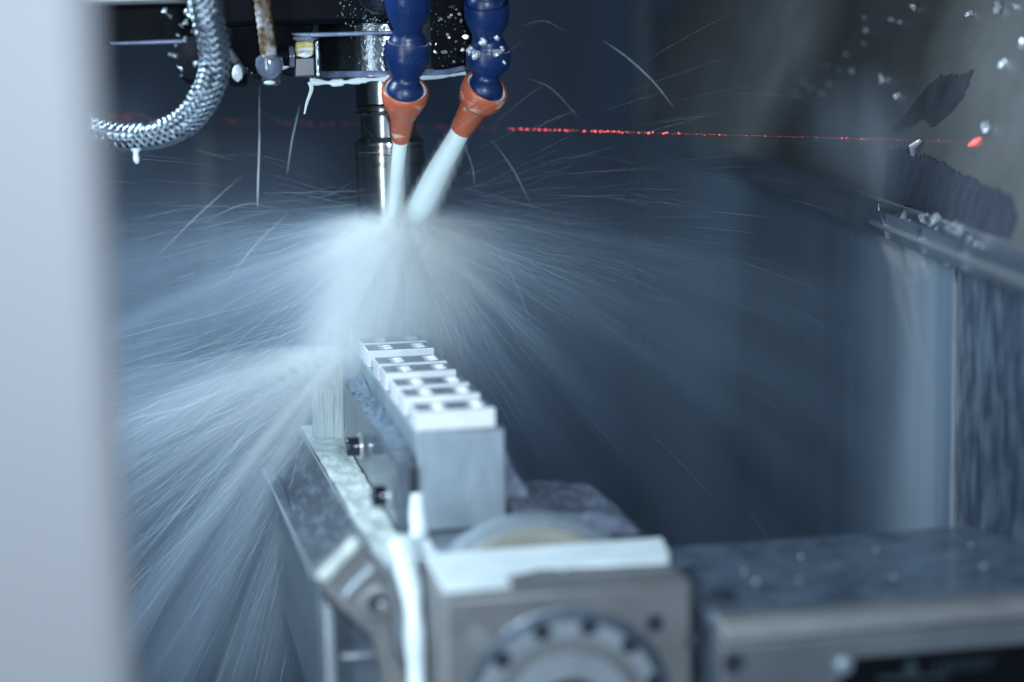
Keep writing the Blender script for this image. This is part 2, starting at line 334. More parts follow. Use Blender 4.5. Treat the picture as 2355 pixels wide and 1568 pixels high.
# casting in front of / above the nose, its face towards the camera
yf = 1.14
a = ony(662, 76, yf); b = ony(905, 66, yf)
MB().box(a[0]-0.035, b[0]+0.004, yf, 1.30, z_n1+0.004, 0.80).build('casting', MT['black'], head, bevel=0.003)
MB().prism([ony(668, 76, yf-0.001), ony(905, 70, yf-0.001), ony(905, 79, yf-0.001), ony(720, 85, yf-0.001), ony(676, 82, yf-0.001)], (0, 0.004, 0)).build('casting_lip', MT['lilac'], head, bevel=0.001)
a = ony(960, 170, 1.16); b = ony(1086, 150, 1.16)
MB().prism([ony(905, 172, 1.165), ony(1000, 172, 1.165), ony(1086, 152, 1.165), ony(1090, 20, 1.165), ony(1085, -250, 1.165), ony(905, -250, 1.165)], (0, 0.12, 0)).build('side_casting', MT['black'], head, bevel=0.004)
MB().tube([ony(975, 170, 1.163), ony(1030, 164, 1.163), ony(1082, 153, 1.163)], 0.0016, 8).build('side_lip', MT['lilac'], head)
c = ony(872, -22, yf-0.001)
MB().lathe([(0, 0.0135), (-0.003, 0.0135), (-0.004, 0.0125), (-0.003, 0.011), (-0.0028, 0.0)], c, (0, 1, 0), 40, (True, False)).build('round_cover', MT['darkmetal'], head)
# droplets scattered on black faces
mb = MB()
for k in range(300):
    u = random.random()
    if u < 0.6:
        px, py = random.gauss(850, 45), random.uniform(-15, 78)
        if px < 760 or px > 900: continue
        c = ony(px, py, yf)
    elif u < 0.8:
        px, py = random.uniform(990, 1080), random.uniform(0, 160); c = ony(px, py, 1.163)
    else:
        px, py = random.gauss(848, 32), random.uniform(80, 172); v = ony(px, py, TY)
        dx = v[0]-TX
        if abs(dx) > R*0.95: continue
        c = np.array([v[0], TY-math.sqrt(R*R-dx*dx), v[2]])
    mb.blob(c, random.choice((0.00022, 0.0003, 0.0004, 0.0006)), 1, 0.5)
mb.build('oil_droplets', MT['droplet'], head, smooth=60)['kind'] = 'stuff'
mb = MB()
for k in range(16):
    px, py = random.uniform(985, 1078), random.uniform(20, 150)
    mb.blob(ony(px, py, 1.162), random.uniform(0.0006, 0.0015), 1, 0.6, (1, 0.3, 1.3), random.uniform(0, 3))
mb.build('stuck_flakes', MT['washer'], head, smooth=20)['kind'] = 'stuff'
# foam hanging under the nose
mb = MB()
q = spline([ony(712, 186, 1.165), ony(760, 190, 1.165), ony(800, 188, 1.162), ony(850, 183, 1.16), ony(930, 180, 1.16), ony(1010, 176, 1.165), ony(1070, 168, 1.17)], 50)
mb.tube(q, [0.0006+0.0018*abs(math.sin(i*0.33+1))*(1-i/60)+0.0006*random.random() for i in range(50)], 8)
q = spline([ony(712, 188, 1.165), ony(716, 205, 1.165), ony(706, 235, 1.165), ony(700, 262, 1.165)], 20); mb.tube(q, [0.0016*(1-0.7*i/19) for i in range(20)], 6)
tag(mb.build('hanging_foam', MT['milk']), 'white foam and a drip hanging under the spindle nose', 'foam')

# small parts left of the nose
mb = MB(); blk = thing('sensor_block', 'clear sensor bracket with a yellow pad on the left of the spindle nose', 'sensor')
y2 = 1.150
MB().prism([ony(722, 92, y2), ony(734, 90, y2), ony(738, 178, y2), ony(726, 179, y2)], (0, 0.03, 0)).build('side_plate', MT['darkmetal'], blk, bevel=0.0008)
MB().prism([ony(677, 132, y2), ony(724, 130, y2), ony(726, 176, y2), ony(677, 178, y2)], (0, 0.025, 0)).build('lower_block', MT['greyplastic'], blk, bevel=0.001)
MB().prism([ony(650, 140, y2+.01), ony(678, 138, y2+.01), ony(678, 176, y2+.01), ony(660, 174, y2+.01), ony(650, 165, y2+.01)], (0, 0.02, 0)).build('rear_block', MT['black'], blk, bevel=0.001)
MB().prism([ony(680, 96, y2-.002), ony(721, 94, y2-.002), ony(723, 111, y2-.002), ony(720, 129, y2-.002), ony(682, 131, y2-.002), ony(679, 113, y2-.002)], (0, 0.02, 0)).build('yellow_pad', MT['yellow'], blk, bevel=0.0012)
MB().tube([ony(686, 113, y2-.002), ony(700, 111.5, y2-.003), ony(718, 112, y2-.002)], 0.0011, 8).build('foam_line', MT['milk'], blk)
MB().blob(ony(701, 126, y2-.002), 0.003, 2, 0.2, (1.3, 0.3, 0.55)).build('foam_spot', MT['milk'], blk)
MB().blob(ony(700, 88, y2-.001), 0.005, 2, 0.5, (1.3, 0.4, 0.4)).build('clear_drops', MT['droplet'], blk)
c = ony(662, 130, y2); MB().lathe([(-0.006, 0.0055), (0.004, 0.0055)], c, (1, 0, 0), 24).build('bushing', MT['black'], blk)
MB().lathe([(-0.001, 0.0062), (0.0018, 0.0062)], ony(668, 130, y2), (1, 0, 0), 24).build('flange', MT['bulb'], blk)
MB().blob(ony(651, 151, y2), 0.0032, 2, 0.15, (1.2, 0.6, 0.7)).build('milk_drop', MT['milk'], blk)

tb = thing('stained_tube', 'brown and white stained tube ending in a wet drop shaped connector', 'tube')
q = spline([ony(598, -60, 1.12), ony(604, 10, 1.12), ony(612, 70, 1.12), ony(620, 140, 1.12)], 40)
MB().tube(q, [0.0046+0.00025*math.sin(i*1.9) for i in range(40)], 20).build('tube', MT['brown'], tb)
MB().lathe([(0, 0.004), (0.002, 0.0072), (0.006, 0.0078), (0.010, 0.0068), (0.013, 0.004), (0.0145, 0.001)], ony(618, 124, 1.12), (0.02, 0, -1), 32).build('wet_connector', MT['bulb'], tb)
MB().blob(ony(621, 160, 1.117), 0.0045, 2, 0.2, (1.1, 0.7, 0.5)).build('milk_drop', MT['milk'], tb)
MB().lathe([(0, 0.0052), (0.006, 0.0052), (0.007, 0.004)], ony(623, 168, 1.14), (0, 0, -1), 24).build('sleeve', MT['greyplastic'], tb)
MB().blob(ony(620, 190, 1.135), 0.0033, 2, 0.1, (1, 0.6, 0.35)).build('hanging_drop', MT['milk'], tb)
MB().prism([ony(528, 60, 1.15), ony(720, 45, 1.15), ony(722, 70, 1.15), ony(690, 90, 1.15), ony(645, 165, 1.16), ony(598, 170, 1.16), ony(560, 150, 1.16), ony(530, 110, 1.16)], (0, 0.05, 0)).build('black_block', MT['black'], tb, bevel=0.002)  # solid black block behind the tube

ub = thing('upper_carriage', 'black carriage block behind the braided hose at the top left', 'machine block')
MB().prism([ony(232, -200, 1.25), ony(1000, -200, 1.25), ony(1000, 40, 1.25), ony(660, 62, 1.25), ony(640, 140, 1.25), ony(535, 150, 1.25), ony(500, 95, 1.25), ony(480, 88, 1.25), ony(474, 98, 1.25), ony(232, 102, 1.25)], (0, 0.12, 0)).build('body', MT['black'], ub, bevel=0.004)
MB().prism([ony(250, 96, 1.247), ony(455, 88, 1.247), ony(462, 98, 1.247), ony(258, 104, 1.247)], (0, 0.01, 0)).build('wet_edge', MT['lilac'], ub, bevel=0.001)
MB().prism([ony(140, -8, 1.20), ony(520, -22, 1.20), ony(520, 4, 1.20), ony(140, 14, 1.20)], (0, 0.05, 0)).build('top_strip', MT['housing'], ub, bevel=0.002)

rl = thing('black_ring', 'glossy black oval cap with dripping chips beside the braided hose', 'cap')
c = P(443, 138, 1.105)
MB().lathe([(0, 0.0), (0.001, 0.011), (0.004, 0.0138), (0.009, 0.0145), (0.014, 0.0138)], c-FWD*0.004, FWD+RIGHT*0.55, 48, (False, True)).build('cap', MT['black'], rl)
mb = MB()
for (px, py, s) in ((420, 62, 2.2), (412, 82, 2), (424, 45, 2.2), (436, 36, 2.6), (445, 18, 3.2), (430, 92, 1.8), (403, 100, 1.8), (398, 122, 1.7), (404, 132, 1.4), (425, 84, 2.4), (440, 66, 2), (408, 148, 1.3), (412, 160, 1.5), (420, 172, 1.2), (378, 27, 1.7), (388, 33, 2), (432, 26, 2.6), (455, 6, 3), (470, 24, 2), (452, 149, 2.0)):
    mb.blob(P(px+random.uniform(-4, 4), py+random.uniform(-5, 5), 1.072), s*random.uniform(0.0003, 0.0008), 1, 0.9, (1, 0.6, 1.2), random.uniform(0, 3))
mb.build('wet_chips', MT['droplet'], rl, smooth=60)

cn = thing('cable_connector', 'small dark tilted connector with a milky drop, right of the braided hose', 'connector')
d = 1.10
MB().prism([P(519, 112, d), P(530, 108, d), P(552, 138, d), P(540, 150, d), P(528, 142, d)], FWD*0.012).build('arm', MT['greyplastic'], cn, bevel=0.001)
MB().prism([P(538, 152, d), P(552, 140, d), P(564, 158, d), P(552, 170, d)], FWD*0.012).build('plug', MT['greyplastic'], cn, bevel=0.001)
MB().blob(P(546, 168, d-.003), 0.0036, 2, 0.1, (0.8, 0.6, 1.3)).build('milk_drop', MT['milk'], cn)
MB().prism([P(515, 146, d+.02), P(552, 150, d+.02), P(555, 176, d+.02), P(548, 184, d+.02), P(515, 184, d+.02)], FWD*0.03).build('bracket', MT['black'], cn, bevel=0.002)
sp = MB(); c0 = P(558, 168, 1.16); q = []
for i in range(160):
    a = i*0.35; q.append(c0 + RIGHT*(0.0175*i/160) + np.array([0, math.cos(a)*0.006, math.sin(a)*0.006]))
sp.tube(q, 0.0007, 6)
tag(sp.build('coil_spring', MT['boltblack']), 'dark coil spring between the connector and the stained tube', 'spring')

# ================================================================== TOOL HOLDER
th = thing('tool_holder', 'bright steel tool holder spinning below the spindle nose', 'tool holder')
def w2r(w): return w/2/FPX*1.2
prof = []
for py, w in ((176, 148), (262, 148), (263, 140), (268, 140), (269, 152), (275, 154), (277, 140), (281, 138), (282, 146), (292, 148), (294, 134), (350, 134)):
    pass
def seg(name, rows, mt):
    mb = MB(); z_top = zt(rows[0][0]); mb.lathe([(z_top-zt(py), w2r(w)) for py, w in rows], (TX, TY, z_top), (0, 0, -1), 96)
    return mb.build(name, MT[mt], th, smooth=35)
seg('taper_collar', [(176, 150), (236, 150), (238, 145)], 'tool')
seg('grip_groove', [(238.2, 138), (241, 152), (245, 154), (247, 140), (252, 140), (254, 152), (258, 154), (261, 146), (263, 136)], 'tool')
seg('body', [(263.2, 132), (312, 132), (320, 150), (324, 160)], 'tool')
seg('clamp_nut', [(324.2, 162), (331, 163), (333, 158), (336, 158), (338, 163), (345, 163), (347, 160), (350, 160), (352, 163), (371, 162), (373, 157), (376, 157), (378, 162), (400, 161), (470, 158), (500, 150)], 'tool')
seg('cutter', [(500.2, 60), (505, 50), (735, 50), (740, 44)], 'toolband')

# ================================================================== COOLANT HOSES
def ball_seg(parent, a, b, r=0.0127, first=False):
    a, b = np.array(a), np.array(b); L = float(np.linalg.norm(b-a)); ax = (b-a)/L
    pr = [(0.004, 0.0108), (-0.0005, 0.0112), (-0.0018, 0.0119), (-0.0016, r-0.0003), (0.0, r), (0.006, r+0.0002), (L*0.40, r*0.92), (L-0.0105, 0.0079), (L-0.0085, 0.0078), (L-0.0072, 0.0083)]
    for k in range(14):
        t = -0.75+k*0.125; an = math.acos(max(-1, min(1, -t))) if False else None
    for k in range(16):
        th_ = math.radians(132-k*8.5); pr.append((L-0.011*math.cos(math.pi-th_)*-1*-1, 0.011*math.sin(th_)))
    pr = sorted(pr[10:], key=lambda q: q[0]); 
    out = [(0.004, 0.0108), (-0.0005, 0.0112), (-0.0018, 0.0119), (-0.0016, r-0.0003), (0.0, r), (0.006, r+0.0002), (L*0.40, r*0.92), (L-0.0105, 0.0079), (L-0.0088, 0.0078)] + [q for q in pr if q[0] > L-0.0086 and q[0] < L+0.009]
    return MB().lathe(out, a, ax, 64, (True, True)).build('segment', MT['blue'], parent, smooth=50)
def ring_film(parent, a, b, r0=0.0085, r1=0.0118, t=-0.0012, wob=0.0):
    a, b = np.array(a), np.array(b); ax = (b-a)/np.linalg.norm(b-a)
    return MB().lathe([(t+0.003, r0), (t, r0+0.001), (t-0.0006, (r0+r1)/2), (t-0.0002, r1), (t+0.003, r1)], a, ax, 48, (False, False)).build('coolant_ring', MT['milk'], parent)
def nozzle(parent, c, tip, r_tip, cyl):
    c, tip = np.array(c), np.array(tip); L = float(np.linalg.norm(tip-c)); ax = (tip-c)/L
    if cyl: pr = [(0.003, 0.0112), (-0.003, 0.0117), (-0.0042, 0.0124), (-0.0036, 0.0133), (-0.001, 0.0137), (0.004, 0.0132), (0.009, 0.0114), (0.0105, 0.0094), (0.0118, 0.0086), (L-0.002, r_tip+0.0005), (L, r_tip), (L, r_tip-0.0012), (L-0.004, r_tip-0.0015)]
    else: pr = [(0.003, 0.0112), (-0.003, 0.0117), (-0.0042, 0.0122), (-0.0036, 0.0131), (-0.001, 0.0134), (0.003, 0.0130), (0.008, 0.0112), (0.0145, 0.0082), (0.019, 0.0070), (L-0.002, r_tip+0.0003), (L, r_tip), (L, r_tip-0.0010), (L-0.004, r_tip-0.0012)]
    o = MB().lathe(pr, c, ax, 64, (True, True)).build('nozzle', MT['orange'], parent, smooth=50)
    MB().lathe([(0.002, 0.0095), (-0.0022, 0.0100), (-0.0030, 0.0108), (-0.0032, 0.0120), (0.0, 0.0122)], c, ax, 48, (False, False)).build('coolant_ring', MT['milk'], o)
    MB().lathe([(L-0.001, r_tip*0.9), (L+0.0006, r_tip*0.98), (L+0.0008, r_tip*0.7), (L+0.0004, 0.0)], c, ax, 32, (False, False)).build('coolant_lip', MT['milk'], o)
    return o
h1 = thing('coolant_hose', 'left blue jointed coolant hose with narrow orange nozzle', 'coolant hose', 'blue coolant hoses aimed at the cutter')
a0, a1, a2, a3, at = P(937, -165, 1.085), P(938, -15, 1.10), P(938, 104, 1.118), P(931, 216, 1.128), P(921, 320, 1.152)
ball_seg(h1, a0, a1, 0.0127); ball_seg(h1, a1, a2, 0.0127); ball_seg(h1, a2, a3, 0.0127)
ring_film(h1, a2, a3); nozzle(h1, a3, at, 0.0052, False)
h2 = thing('coolant_hose', 'right blue jointed coolant hose with wide tilted orange nozzle and chips on it', 'coolant hose', 'blue coolant hoses aimed at the cutter')
b0, b1, b2, b3, bt = P(1117, -100, 1.10), P(1119, 12, 1.115), P(1125, 118, 1.130), P(1113, 210, 1.138), P(1061, 298, 1.158)
ball_seg(h2, b0, b1, 0.0127); ball_seg(h2, b1, b2, 0.0127); ball_seg(h2, b2, b3, 0.0127)
ring_film(h2, b2, b3); nozzle(h2, b3, bt, 0.0064, True)
# raised lettering on the hose segment
def letters(a, b, text, t0, size, ang0, parent):
    cu = bpy.data.curves.new('lettering', 'FONT'); cu.body = text; cu.size = size; cu.extrude = 0.0002; cu.align_x = 'CENTER'
    tmp = bpy.data.objects.new('lettering_source', cu); COL.objects.link(tmp)
    me = bpy.data.meshes.new_from_object(tmp.evaluated_get(bpy.context.evaluated_depsgraph_get())); bpy.data.objects.remove(tmp); bpy.data.curves.remove(cu)
    a, b = np.array(a), np.array(b); ax = (b-a)/np.linalg.norm(b-a); view = a-CAM; view /= np.linalg.norm(view)
    e = -(view-ax*(view@ax)); e /= np.linalg.norm(e); s = np.cross(e, ax)
    if s @ RIGHT < 0: s = -s
    for v in me.vertices:
        r = 0.0127+0.0002-(t0+v.co.y*-1-0.006)*0.10+v.co.z; an = ang0+v.co.x/r
        p = a+ax*(t0-v.co.y)+(e*math.cos(an)+s*math.sin(an))*r; v.co = V(p)
    me.materials.clear(); me.materials.append(MT['blue']); o = bpy.data.objects.new('lettering', me); COL.objects.link(o); o.parent = parent
    m = mat('raised_letter_plastic', (0.008, 0.035, 0.13), 0.3); me.materials[0] = m
letters(a2, a3, 'SNVDN', 0.0075, 0.0058, 0.30, h1)
letters(a1, a2, 'SNVDN', 0.0060, 0.0058, 0.30, h1)
# chips sitting on the right hose
for (px, py, s, lab) in ((1127, 57, 1.9, 'rounded white chips stuck on the upper segment of the right blue hose'), (1112, 94, 2.2, 'silver chip lying in the neck of the right blue hose'),
                         (1141, 88, 1.8, 'upright white chip at the right side of the hose neck'), (1080, 113, 2.4, 'white pointed chip at the left of the right hose socket'),
                         (1143, 120, 2.6, 'tall white chip at the right of the right hose socket'), (1155, 112, 1.6, 'small bright chip on the outer rim of the right hose socket'),
                         (1159, 144, 1.3, 'tiny chip low on the right edge of the right blue hose'), (1096, 125, 2.4, 'milky chip in the front of the right hose socket'),
                         (1142, 3, 2.2, 'grey chip on the top segment of the right blue hose'), (1063, 116, 1.6, 'star shaped chip stuck on black casting beside the right hose')):
    dd = 1.128-0.0125+(abs(px-1122)/45)**2*0.008
    mb = MB()
    for k in range(3):
        mb.blob(P(px+random.uniform(-1, 1)*s*2.2*(k > 0), py+random.uniform(-1, 1)*s*2*(k > 0), dd), s*0.00075*random.uniform(0.6, 1.1), 2, 0.35, (1, 0.7, 1.3), random.uniform(0, 3))
    tag(mb.build('metal_chip', MT['chip'], smooth=60), lab, 'metal chip', 'chips caught on the right hose')

# jets
TIP1 = P(903, 500, 1.172); TIP2 = P(948, 520, 1.180)
q = spline([at, (at*0.5+TIP1*0.5)+np.array([0, 0, 0.001]), TIP1], 24)
tag(MB().tube(q, [0.0043-0.0030*(i/23)**2 for i in range(24)], 20).build('coolant_jet', MT['jet'], smooth=80), 'thin milky coolant jet falling steeply from the left nozzle', 'jet', 'coolant jets')
q = spline([bt, (bt*0.5+TIP2*0.5)+np.array([0, 0, 0.002]), TIP2], 24)
tag(MB().tube(q, [0.0057+0.0026*i/23-0.0060*(i/23)**9 for i in range(24)], 20).build('coolant_jet', MT['jet'], smooth=80), 'broad milky coolant jet slanting down from the right nozzle', 'jet', 'coolant jets')

# ================================================================== BRAIDED HOSE
bh = thing('braided_hose', 'steel braided hose curving down to the left behind the door edge', 'hose')
HP = [P(440, -130, 1.04), P(462, -40, 1.045), P(478, 40, 1.052), P(492, 110, 1.06), P(492, 170, 1.068), P(468, 230, 1.076), P(425, 280, 1.085), P(370, 308, 1.09), P(300, 315, 1.095), P(235, 303, 1.10), P(170, 280, 1.11), P(90, 250, 1.12)]
cl = spline(HP, 420); seglen = [0]
for i in range(1, 420): seglen.append(seglen[-1]+float(np.linalg.norm(cl[i]-cl[i-1])))
RH = 0.0070; fr = []; e1 = None
for i in range(420):
    t = cl[min(i+1, 419)]-cl[max(i-1, 0)]; t /= np.linalg.norm(t)
    if e1 is None: e1 = np.cross(t, [0, 0, 1.0])
    e1 = e1-t*(e1@t); e1 /= np.linalg.norm(e1); fr.append((e1.copy(), np.cross(t, e1)))
MB().tube(cl[::6], RH-0.0004, 24).build('core', MT['hosecore'], bh)
N, PITCHH = 9, 0.036
mb = MB()
for hand in (1, -1):
    for i in range(N):
        for w in range(3):
            dth = (w-1)*0.105
            path = []
            for k in range(0, 420, 2):
                s = seglen[k]; an = 2*math.pi*(hand*s/PITCHH+i/N)
                u = 2*N*s/PITCHH*hand + 2*i if hand == 1 else 2*i+2*N*s/PITCHH
                ph = (2*N*s/PITCHH+2*i) if hand == 1 else (2*i-2*N*s/PITCHH)
                off = 0.0007*math.sin(math.pi/2*ph+0.785)*(1 if hand == 1 else -1)
                e1_, e2_ = fr[k]; path.append(cl[k]+(e1_*math.cos(an+dth)+e2_*math.sin(an+dth))*(RH+0.00045+off))
            mb.tube(path, 0.00036, 6, False)
mb.build('wire_braid', MT['wire'], bh, smooth=80)
MB().tube(spline([P(312, 342, 1.088), P(313, 356, 1.088), P(315, 376, 1.088)], 12), [0.0030, 0.0026, 0.0021, 0.0017, 0.0014, 0.0013, 0.0014, 0.0016, 0.0017, 0.0016, 0.0012, 0.0005], 16).build('milk_drop', MT['milk'], bh)
mb = MB(); mb.tube(spline([P(191, 263, 1.09), P(196, 272, 1.09), P(204, 276, 1.09), P(207, 262, 1.09)], 12), 0.0009, 6)
tag(mb.build('metal_chip', MT['chip']), 'hooked metal chip on top of the braided hose by the door edge', 'metal chip')

# ================================================================== WORKPIECES AND FIXTURE
ZTOP = 0.3173; X0, X1 = 0.1337, 0.1722; ZR = 0.3078
def block_mesh(w, l, h, holes, ch=0.0006):
    """a plate with counterbored holes in its top, the edges chamfered"""
    bm = bmesh.new(); seg = 24
    def loop(pts): vs = [bm.verts.new(p) for p in pts]; return vs
    def circ(x, y, r, z): return loop([(x+r*math.cos(2*math.pi*k/seg), y+r*math.sin(2*math.pi*k/seg), z) for k in range(seg)])
    def edges(vs): return [bm.edges.new((vs[i], vs[(i+1) % len(vs)])) for i in range(len(vs))]
    def skin(a, b):
        n = len(a)
        for i in range(n): bm.faces.new((a[i], a[(i+1) % n], b[(i+1) % n], b[i]))
    top = loop([(ch, ch, 0), (w-ch, ch, 0), (w-ch, l-ch, 0), (ch, l-ch, 0)]); es = edges(top); hs_ = []
    for (x, y, r) in holes: c0 = circ(x, y, r, 0); es += edges(c0); hs_.append((x, y, r, c0))
    bmesh.ops.triangle_fill(bm, use_beauty=True, use_dissolve=False, edges=es, normal=(0, 0, 1))
    rim = loop([(0, 0, -ch), (w, 0, -ch), (w, l, -ch), (0, l, -ch)]); bot = loop([(0, 0, -h), (w, 0, -h), (w, l, -h), (0, l, -h)])
    skin(top, rim); skin(rim, bot); bm.faces.new(bot)
    for (x, y, r, c0) in hs_:
        c1 = circ(x, y, r*0.92, -0.0005); c2 = circ(x, y, r*0.92, -0.005); c3 = circ(x, y, r*0.5, -0.005); c4 = circ(x, y, r*0.5, -h+0.0008)
        skin(c0, c1); skin(c1, c2); skin(c2, c3); skin(c3, c4); bm.faces.new(c4)
    bmesh.ops.recalc_face_normals(bm, faces=bm.faces)
    out = bpy.data.meshes.new('machined_block'); bm.to_mesh(out); bm.free(); out.materials.append(MT['alu']); out.materials.append(MT['milled'])
    for p in out.polygons:
        if p.normal.z > 0.95 and p.center.z > -0.0003: p.material_index = 1
    out.shade_smooth(); out.set_sharp_from_angle(angle=math.radians(35)); return out
WB = X1-X0
bm_near = block_mesh(WB, 0.0225, ZTOP-ZR-0.0, [(0.0115, 0.0075, 0.0042), (0.0115, 0.0155, 0.0042), (0.0305, 0.0075, 0.0042), (0.0305, 0.0155, 0.0042)])
LBL = {0: ('hazy aluminium block farthest back in the row, half hidden by spray', 1.1925, 'one'),
       1: ('sharp aluminium block with four bright holes, second farthest in the row', 1.1523, 'one')}
rows = [(1.195, 'hazy pale aluminium block at the far end of the row, veiled by spray', 0.0022),
        (1.1515, 'sharp aluminium block with four holes, second from the far end of the row', 0),
        (1.1225, 'aluminium block with a bright front edge, third from the far end of the row', 0),
        (1.0758, 'aluminium block fourth from the far end of the row, slightly blurred', 0),
        (1.0460, 'aluminium block with a bright front, middle of the row behind the wide gap', 0),
        (1.0040, 'blurred aluminium block third from the near end of the row', 0),
        (0.9735, 'blurred aluminium block second from the near end with a broad white front', 0),
        (0.9330, 'blurred aluminium block nearest the camera at the front end of the row', 0)]
for (y, lab, dz) in rows:
    o = bpy.data.objects.new('machined_block', bm_near); COL.objects.link(o); o.location = (X0, y, ZTOP+dz)
    tag(o, lab, 'machined block', 'aluminium blocks in a row on the fixture')
    if dz: o.scale = (1, 1, 1)
fx = thing('fixture_beam', 'tall grey steel fixture beam carrying the row of aluminium blocks', 'fixture')
MB().box(X0-0.0006, X1+0.0042, 0.930, 1.222, 0.2585, ZR-0.0002).build('beam', MT['fixture'], fx, bevel=0.0012)
# jaw bar on the left with bolts
jw = thing('clamp_jaw', 'dark wet steel clamp bar bolted along the left side of the fixture beam', 'clamp')
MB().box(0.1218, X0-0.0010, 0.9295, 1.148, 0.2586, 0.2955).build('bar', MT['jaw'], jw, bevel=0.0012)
MB().box(0.1290, 0.1318, 0.9265, 0.9300, 0.2790, 0.2905).build('slot', MT['hole'], jw, bevel=0.0008)
def side_bolt(px, py, y, rr=0.0052, ln=0.0065):
    # socket head screw pointing left out of the bar
    x = 0.1215; 
    p = None
    v = ray(px, py); c = CAM+v*(((x-0.006)-CAM[0])/v[0])
    b = MB().lathe([(0, rr-0.0005), (0.0006, rr), (ln, rr)], (x-0.0032-ln, c[1], c[2]), (1, 0, 0), 32).build('bolt', MT['boltblack'], jw)
    MB().lathe([(0, rr+0.0022), (0.0016, rr+0.0022)], (x-0.0030, c[1], c[2]), (1, 0, 0), 32).build('washer', MT['washer'], b)
    print('bolt at', c)
side_bolt(812, 1027, 0); side_bolt(872, 1140, 0)
# right hand rear jaw, wet and dark
rj = thing('rear_jaw', 'dark wet jaw and ledge behind the right side of the fixture beam', 'clamp')
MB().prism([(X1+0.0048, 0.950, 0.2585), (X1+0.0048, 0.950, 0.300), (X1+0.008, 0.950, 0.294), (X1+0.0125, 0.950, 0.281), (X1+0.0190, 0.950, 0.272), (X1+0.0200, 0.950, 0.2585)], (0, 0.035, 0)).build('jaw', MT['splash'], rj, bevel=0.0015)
for (px, py) in ((1004, 802), (1047, 853), (1098, 905)):
    c = onz(px+3, py+4, ZTOP-0.004)
    MB().lathe([(0, 0.0024), (0.004, 0.0024)], (X1+0.0040, c[1]+0.008, ZTOP-0.012), (1, 0, 0), 16).build('set_screw', MT['boltblack'], fx)

# base plateau with its slanted side and end bracket
ZB = 0.258
e_far, e_near = onz(688, 988, ZB), onz(870, 1300, ZB)
lo_far = ony(605, 1077, 1.198); lo_near = ony(722, 1327, float(e_near[1]))
print('plateau', e_far, e_near, lo_far, lo_near)
bs = thing('fixture_bed', 'long steel base with a slanted wet dark side plate under the fixture beam', 'base')
mb = MB(); y0, y1 = float(e_near[1]), 1.200
mb.add([e_near, e_far, (X1+0.0055, y1, ZB), (X1+0.0055, y0, ZB), (e_near[0], y0, 0.20), (e_far[0], y1, 0.20), (X1+0.0055, y1, 0.20), (X1+0.0055, y0, 0.20)],
       [(0, 1, 2, 3), (4, 7, 6, 5), (0, 3, 7, 4), (1, 5, 6, 2), (0, 4, 5, 1), (3, 2, 6, 7)])
mb.build('bed', MT['fixture'], bs, bevel=0.0006)
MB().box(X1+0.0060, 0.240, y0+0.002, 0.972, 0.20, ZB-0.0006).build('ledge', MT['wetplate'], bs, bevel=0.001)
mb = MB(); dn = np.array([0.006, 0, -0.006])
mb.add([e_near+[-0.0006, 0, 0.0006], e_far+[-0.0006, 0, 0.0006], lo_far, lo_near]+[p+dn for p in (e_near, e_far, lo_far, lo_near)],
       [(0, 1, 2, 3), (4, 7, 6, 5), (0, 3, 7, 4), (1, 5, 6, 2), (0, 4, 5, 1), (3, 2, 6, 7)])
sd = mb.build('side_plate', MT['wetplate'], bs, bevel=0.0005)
mb = MB(); mb.tube([lo_far, lo_near], 0.0010, 8); mb.build('lower_edge', MT['housing_lt'], bs)
mb = MB(); mb.tube([e_far+[0, 0, .0004], e_near+[0, 0, .0004]], 0.0008, 8); mb.build('upper_edge', MT['fixture'], bs)
yb = float(e_near[1])-0.002
br = thing('end_bracket', 'grey steel end bracket with one socket screw, left of the white coolant stream', 'bracket')
out = [(822, 1232), (868, 1296), (900, 1345), (912, 1392), (905, 1440), (915, 1500), (962, 1600), (890, 1620), (868, 1500), (850, 1462), (808, 1425), (770, 1392), (722, 1328)]
MB().prism([ony(x, y, yb-0.012) for x, y in out], (0, 0.014, 0)).build('plate', MT['housing'], br, bevel=0.002)
MB().prism([ony(x, y, yb-0.0155) for x, y in ((818, 1236), (836, 1250), (752, 1342), (728, 1330))], (0, 0.006, 0)).build('pad', MT['foam'], br, bevel=0.0015)
MB().prism([ony(x, y, yb-0.0140) for x, y in ((857, 1290), (872, 1305), (800, 1385), (782, 1372))], (0, 0.006, 0)).build('rib', MT['housing_lt'], br, bevel=0.002)
c = ony(868, 1384, yb-0.012)
sc_ = MB().lathe([(0, 0.0088), (-0.0020, 0.0088), (-0.0028, 0.0078), (-0.0028, 0.0042), (0.0, 0.0040)], c, (0, 1, 0), 40, (True, True)).build('socket_screw', MT['housing'], br)
MB().lathe([(-0.0015, 0.0041), (-0.0006, 0.0041)], c, (0, 1, 0), 6).build('hex_recess', MT['hole'], sc_)
MB().blob(c+np.array([0.0018, -0.0024, -0.0014]), 0.0020, 2, 0.2, (1, 0.4, 1)).build('coolant_drop', MT['housing_lt'], sc_)
cb = thing('lower_cabinet', 'dark lower machine column under the end bracket with a pale vertical edge', 'machine column')
y5 = yb+0.010
MB().prism([ony(x, y, y5) for x, y in ((733, 1352), (770, 1386), (905, 1470), (960, 1700), (740, 1700))], (0, 0.25, 0)).build('column', MT['jaw'], cb, bevel=0.001)
MB().prism([ony(x, y, y5-0.006) for x, y in ((747, 1386), (768, 1400), (780, 1700), (757, 1700))], (0, 0.0056, 0)).build('edge_strip', MT['housing_lt'], cb, bevel=0.001)
MB().prism([ony(x, y, y5-0.004) for x, y in ((783, 1507), (866, 1502), (866, 1512), (783, 1518))], (0, 0.0036, 0)).build('ledge', MT['housing_lt'], cb, bevel=0.001)

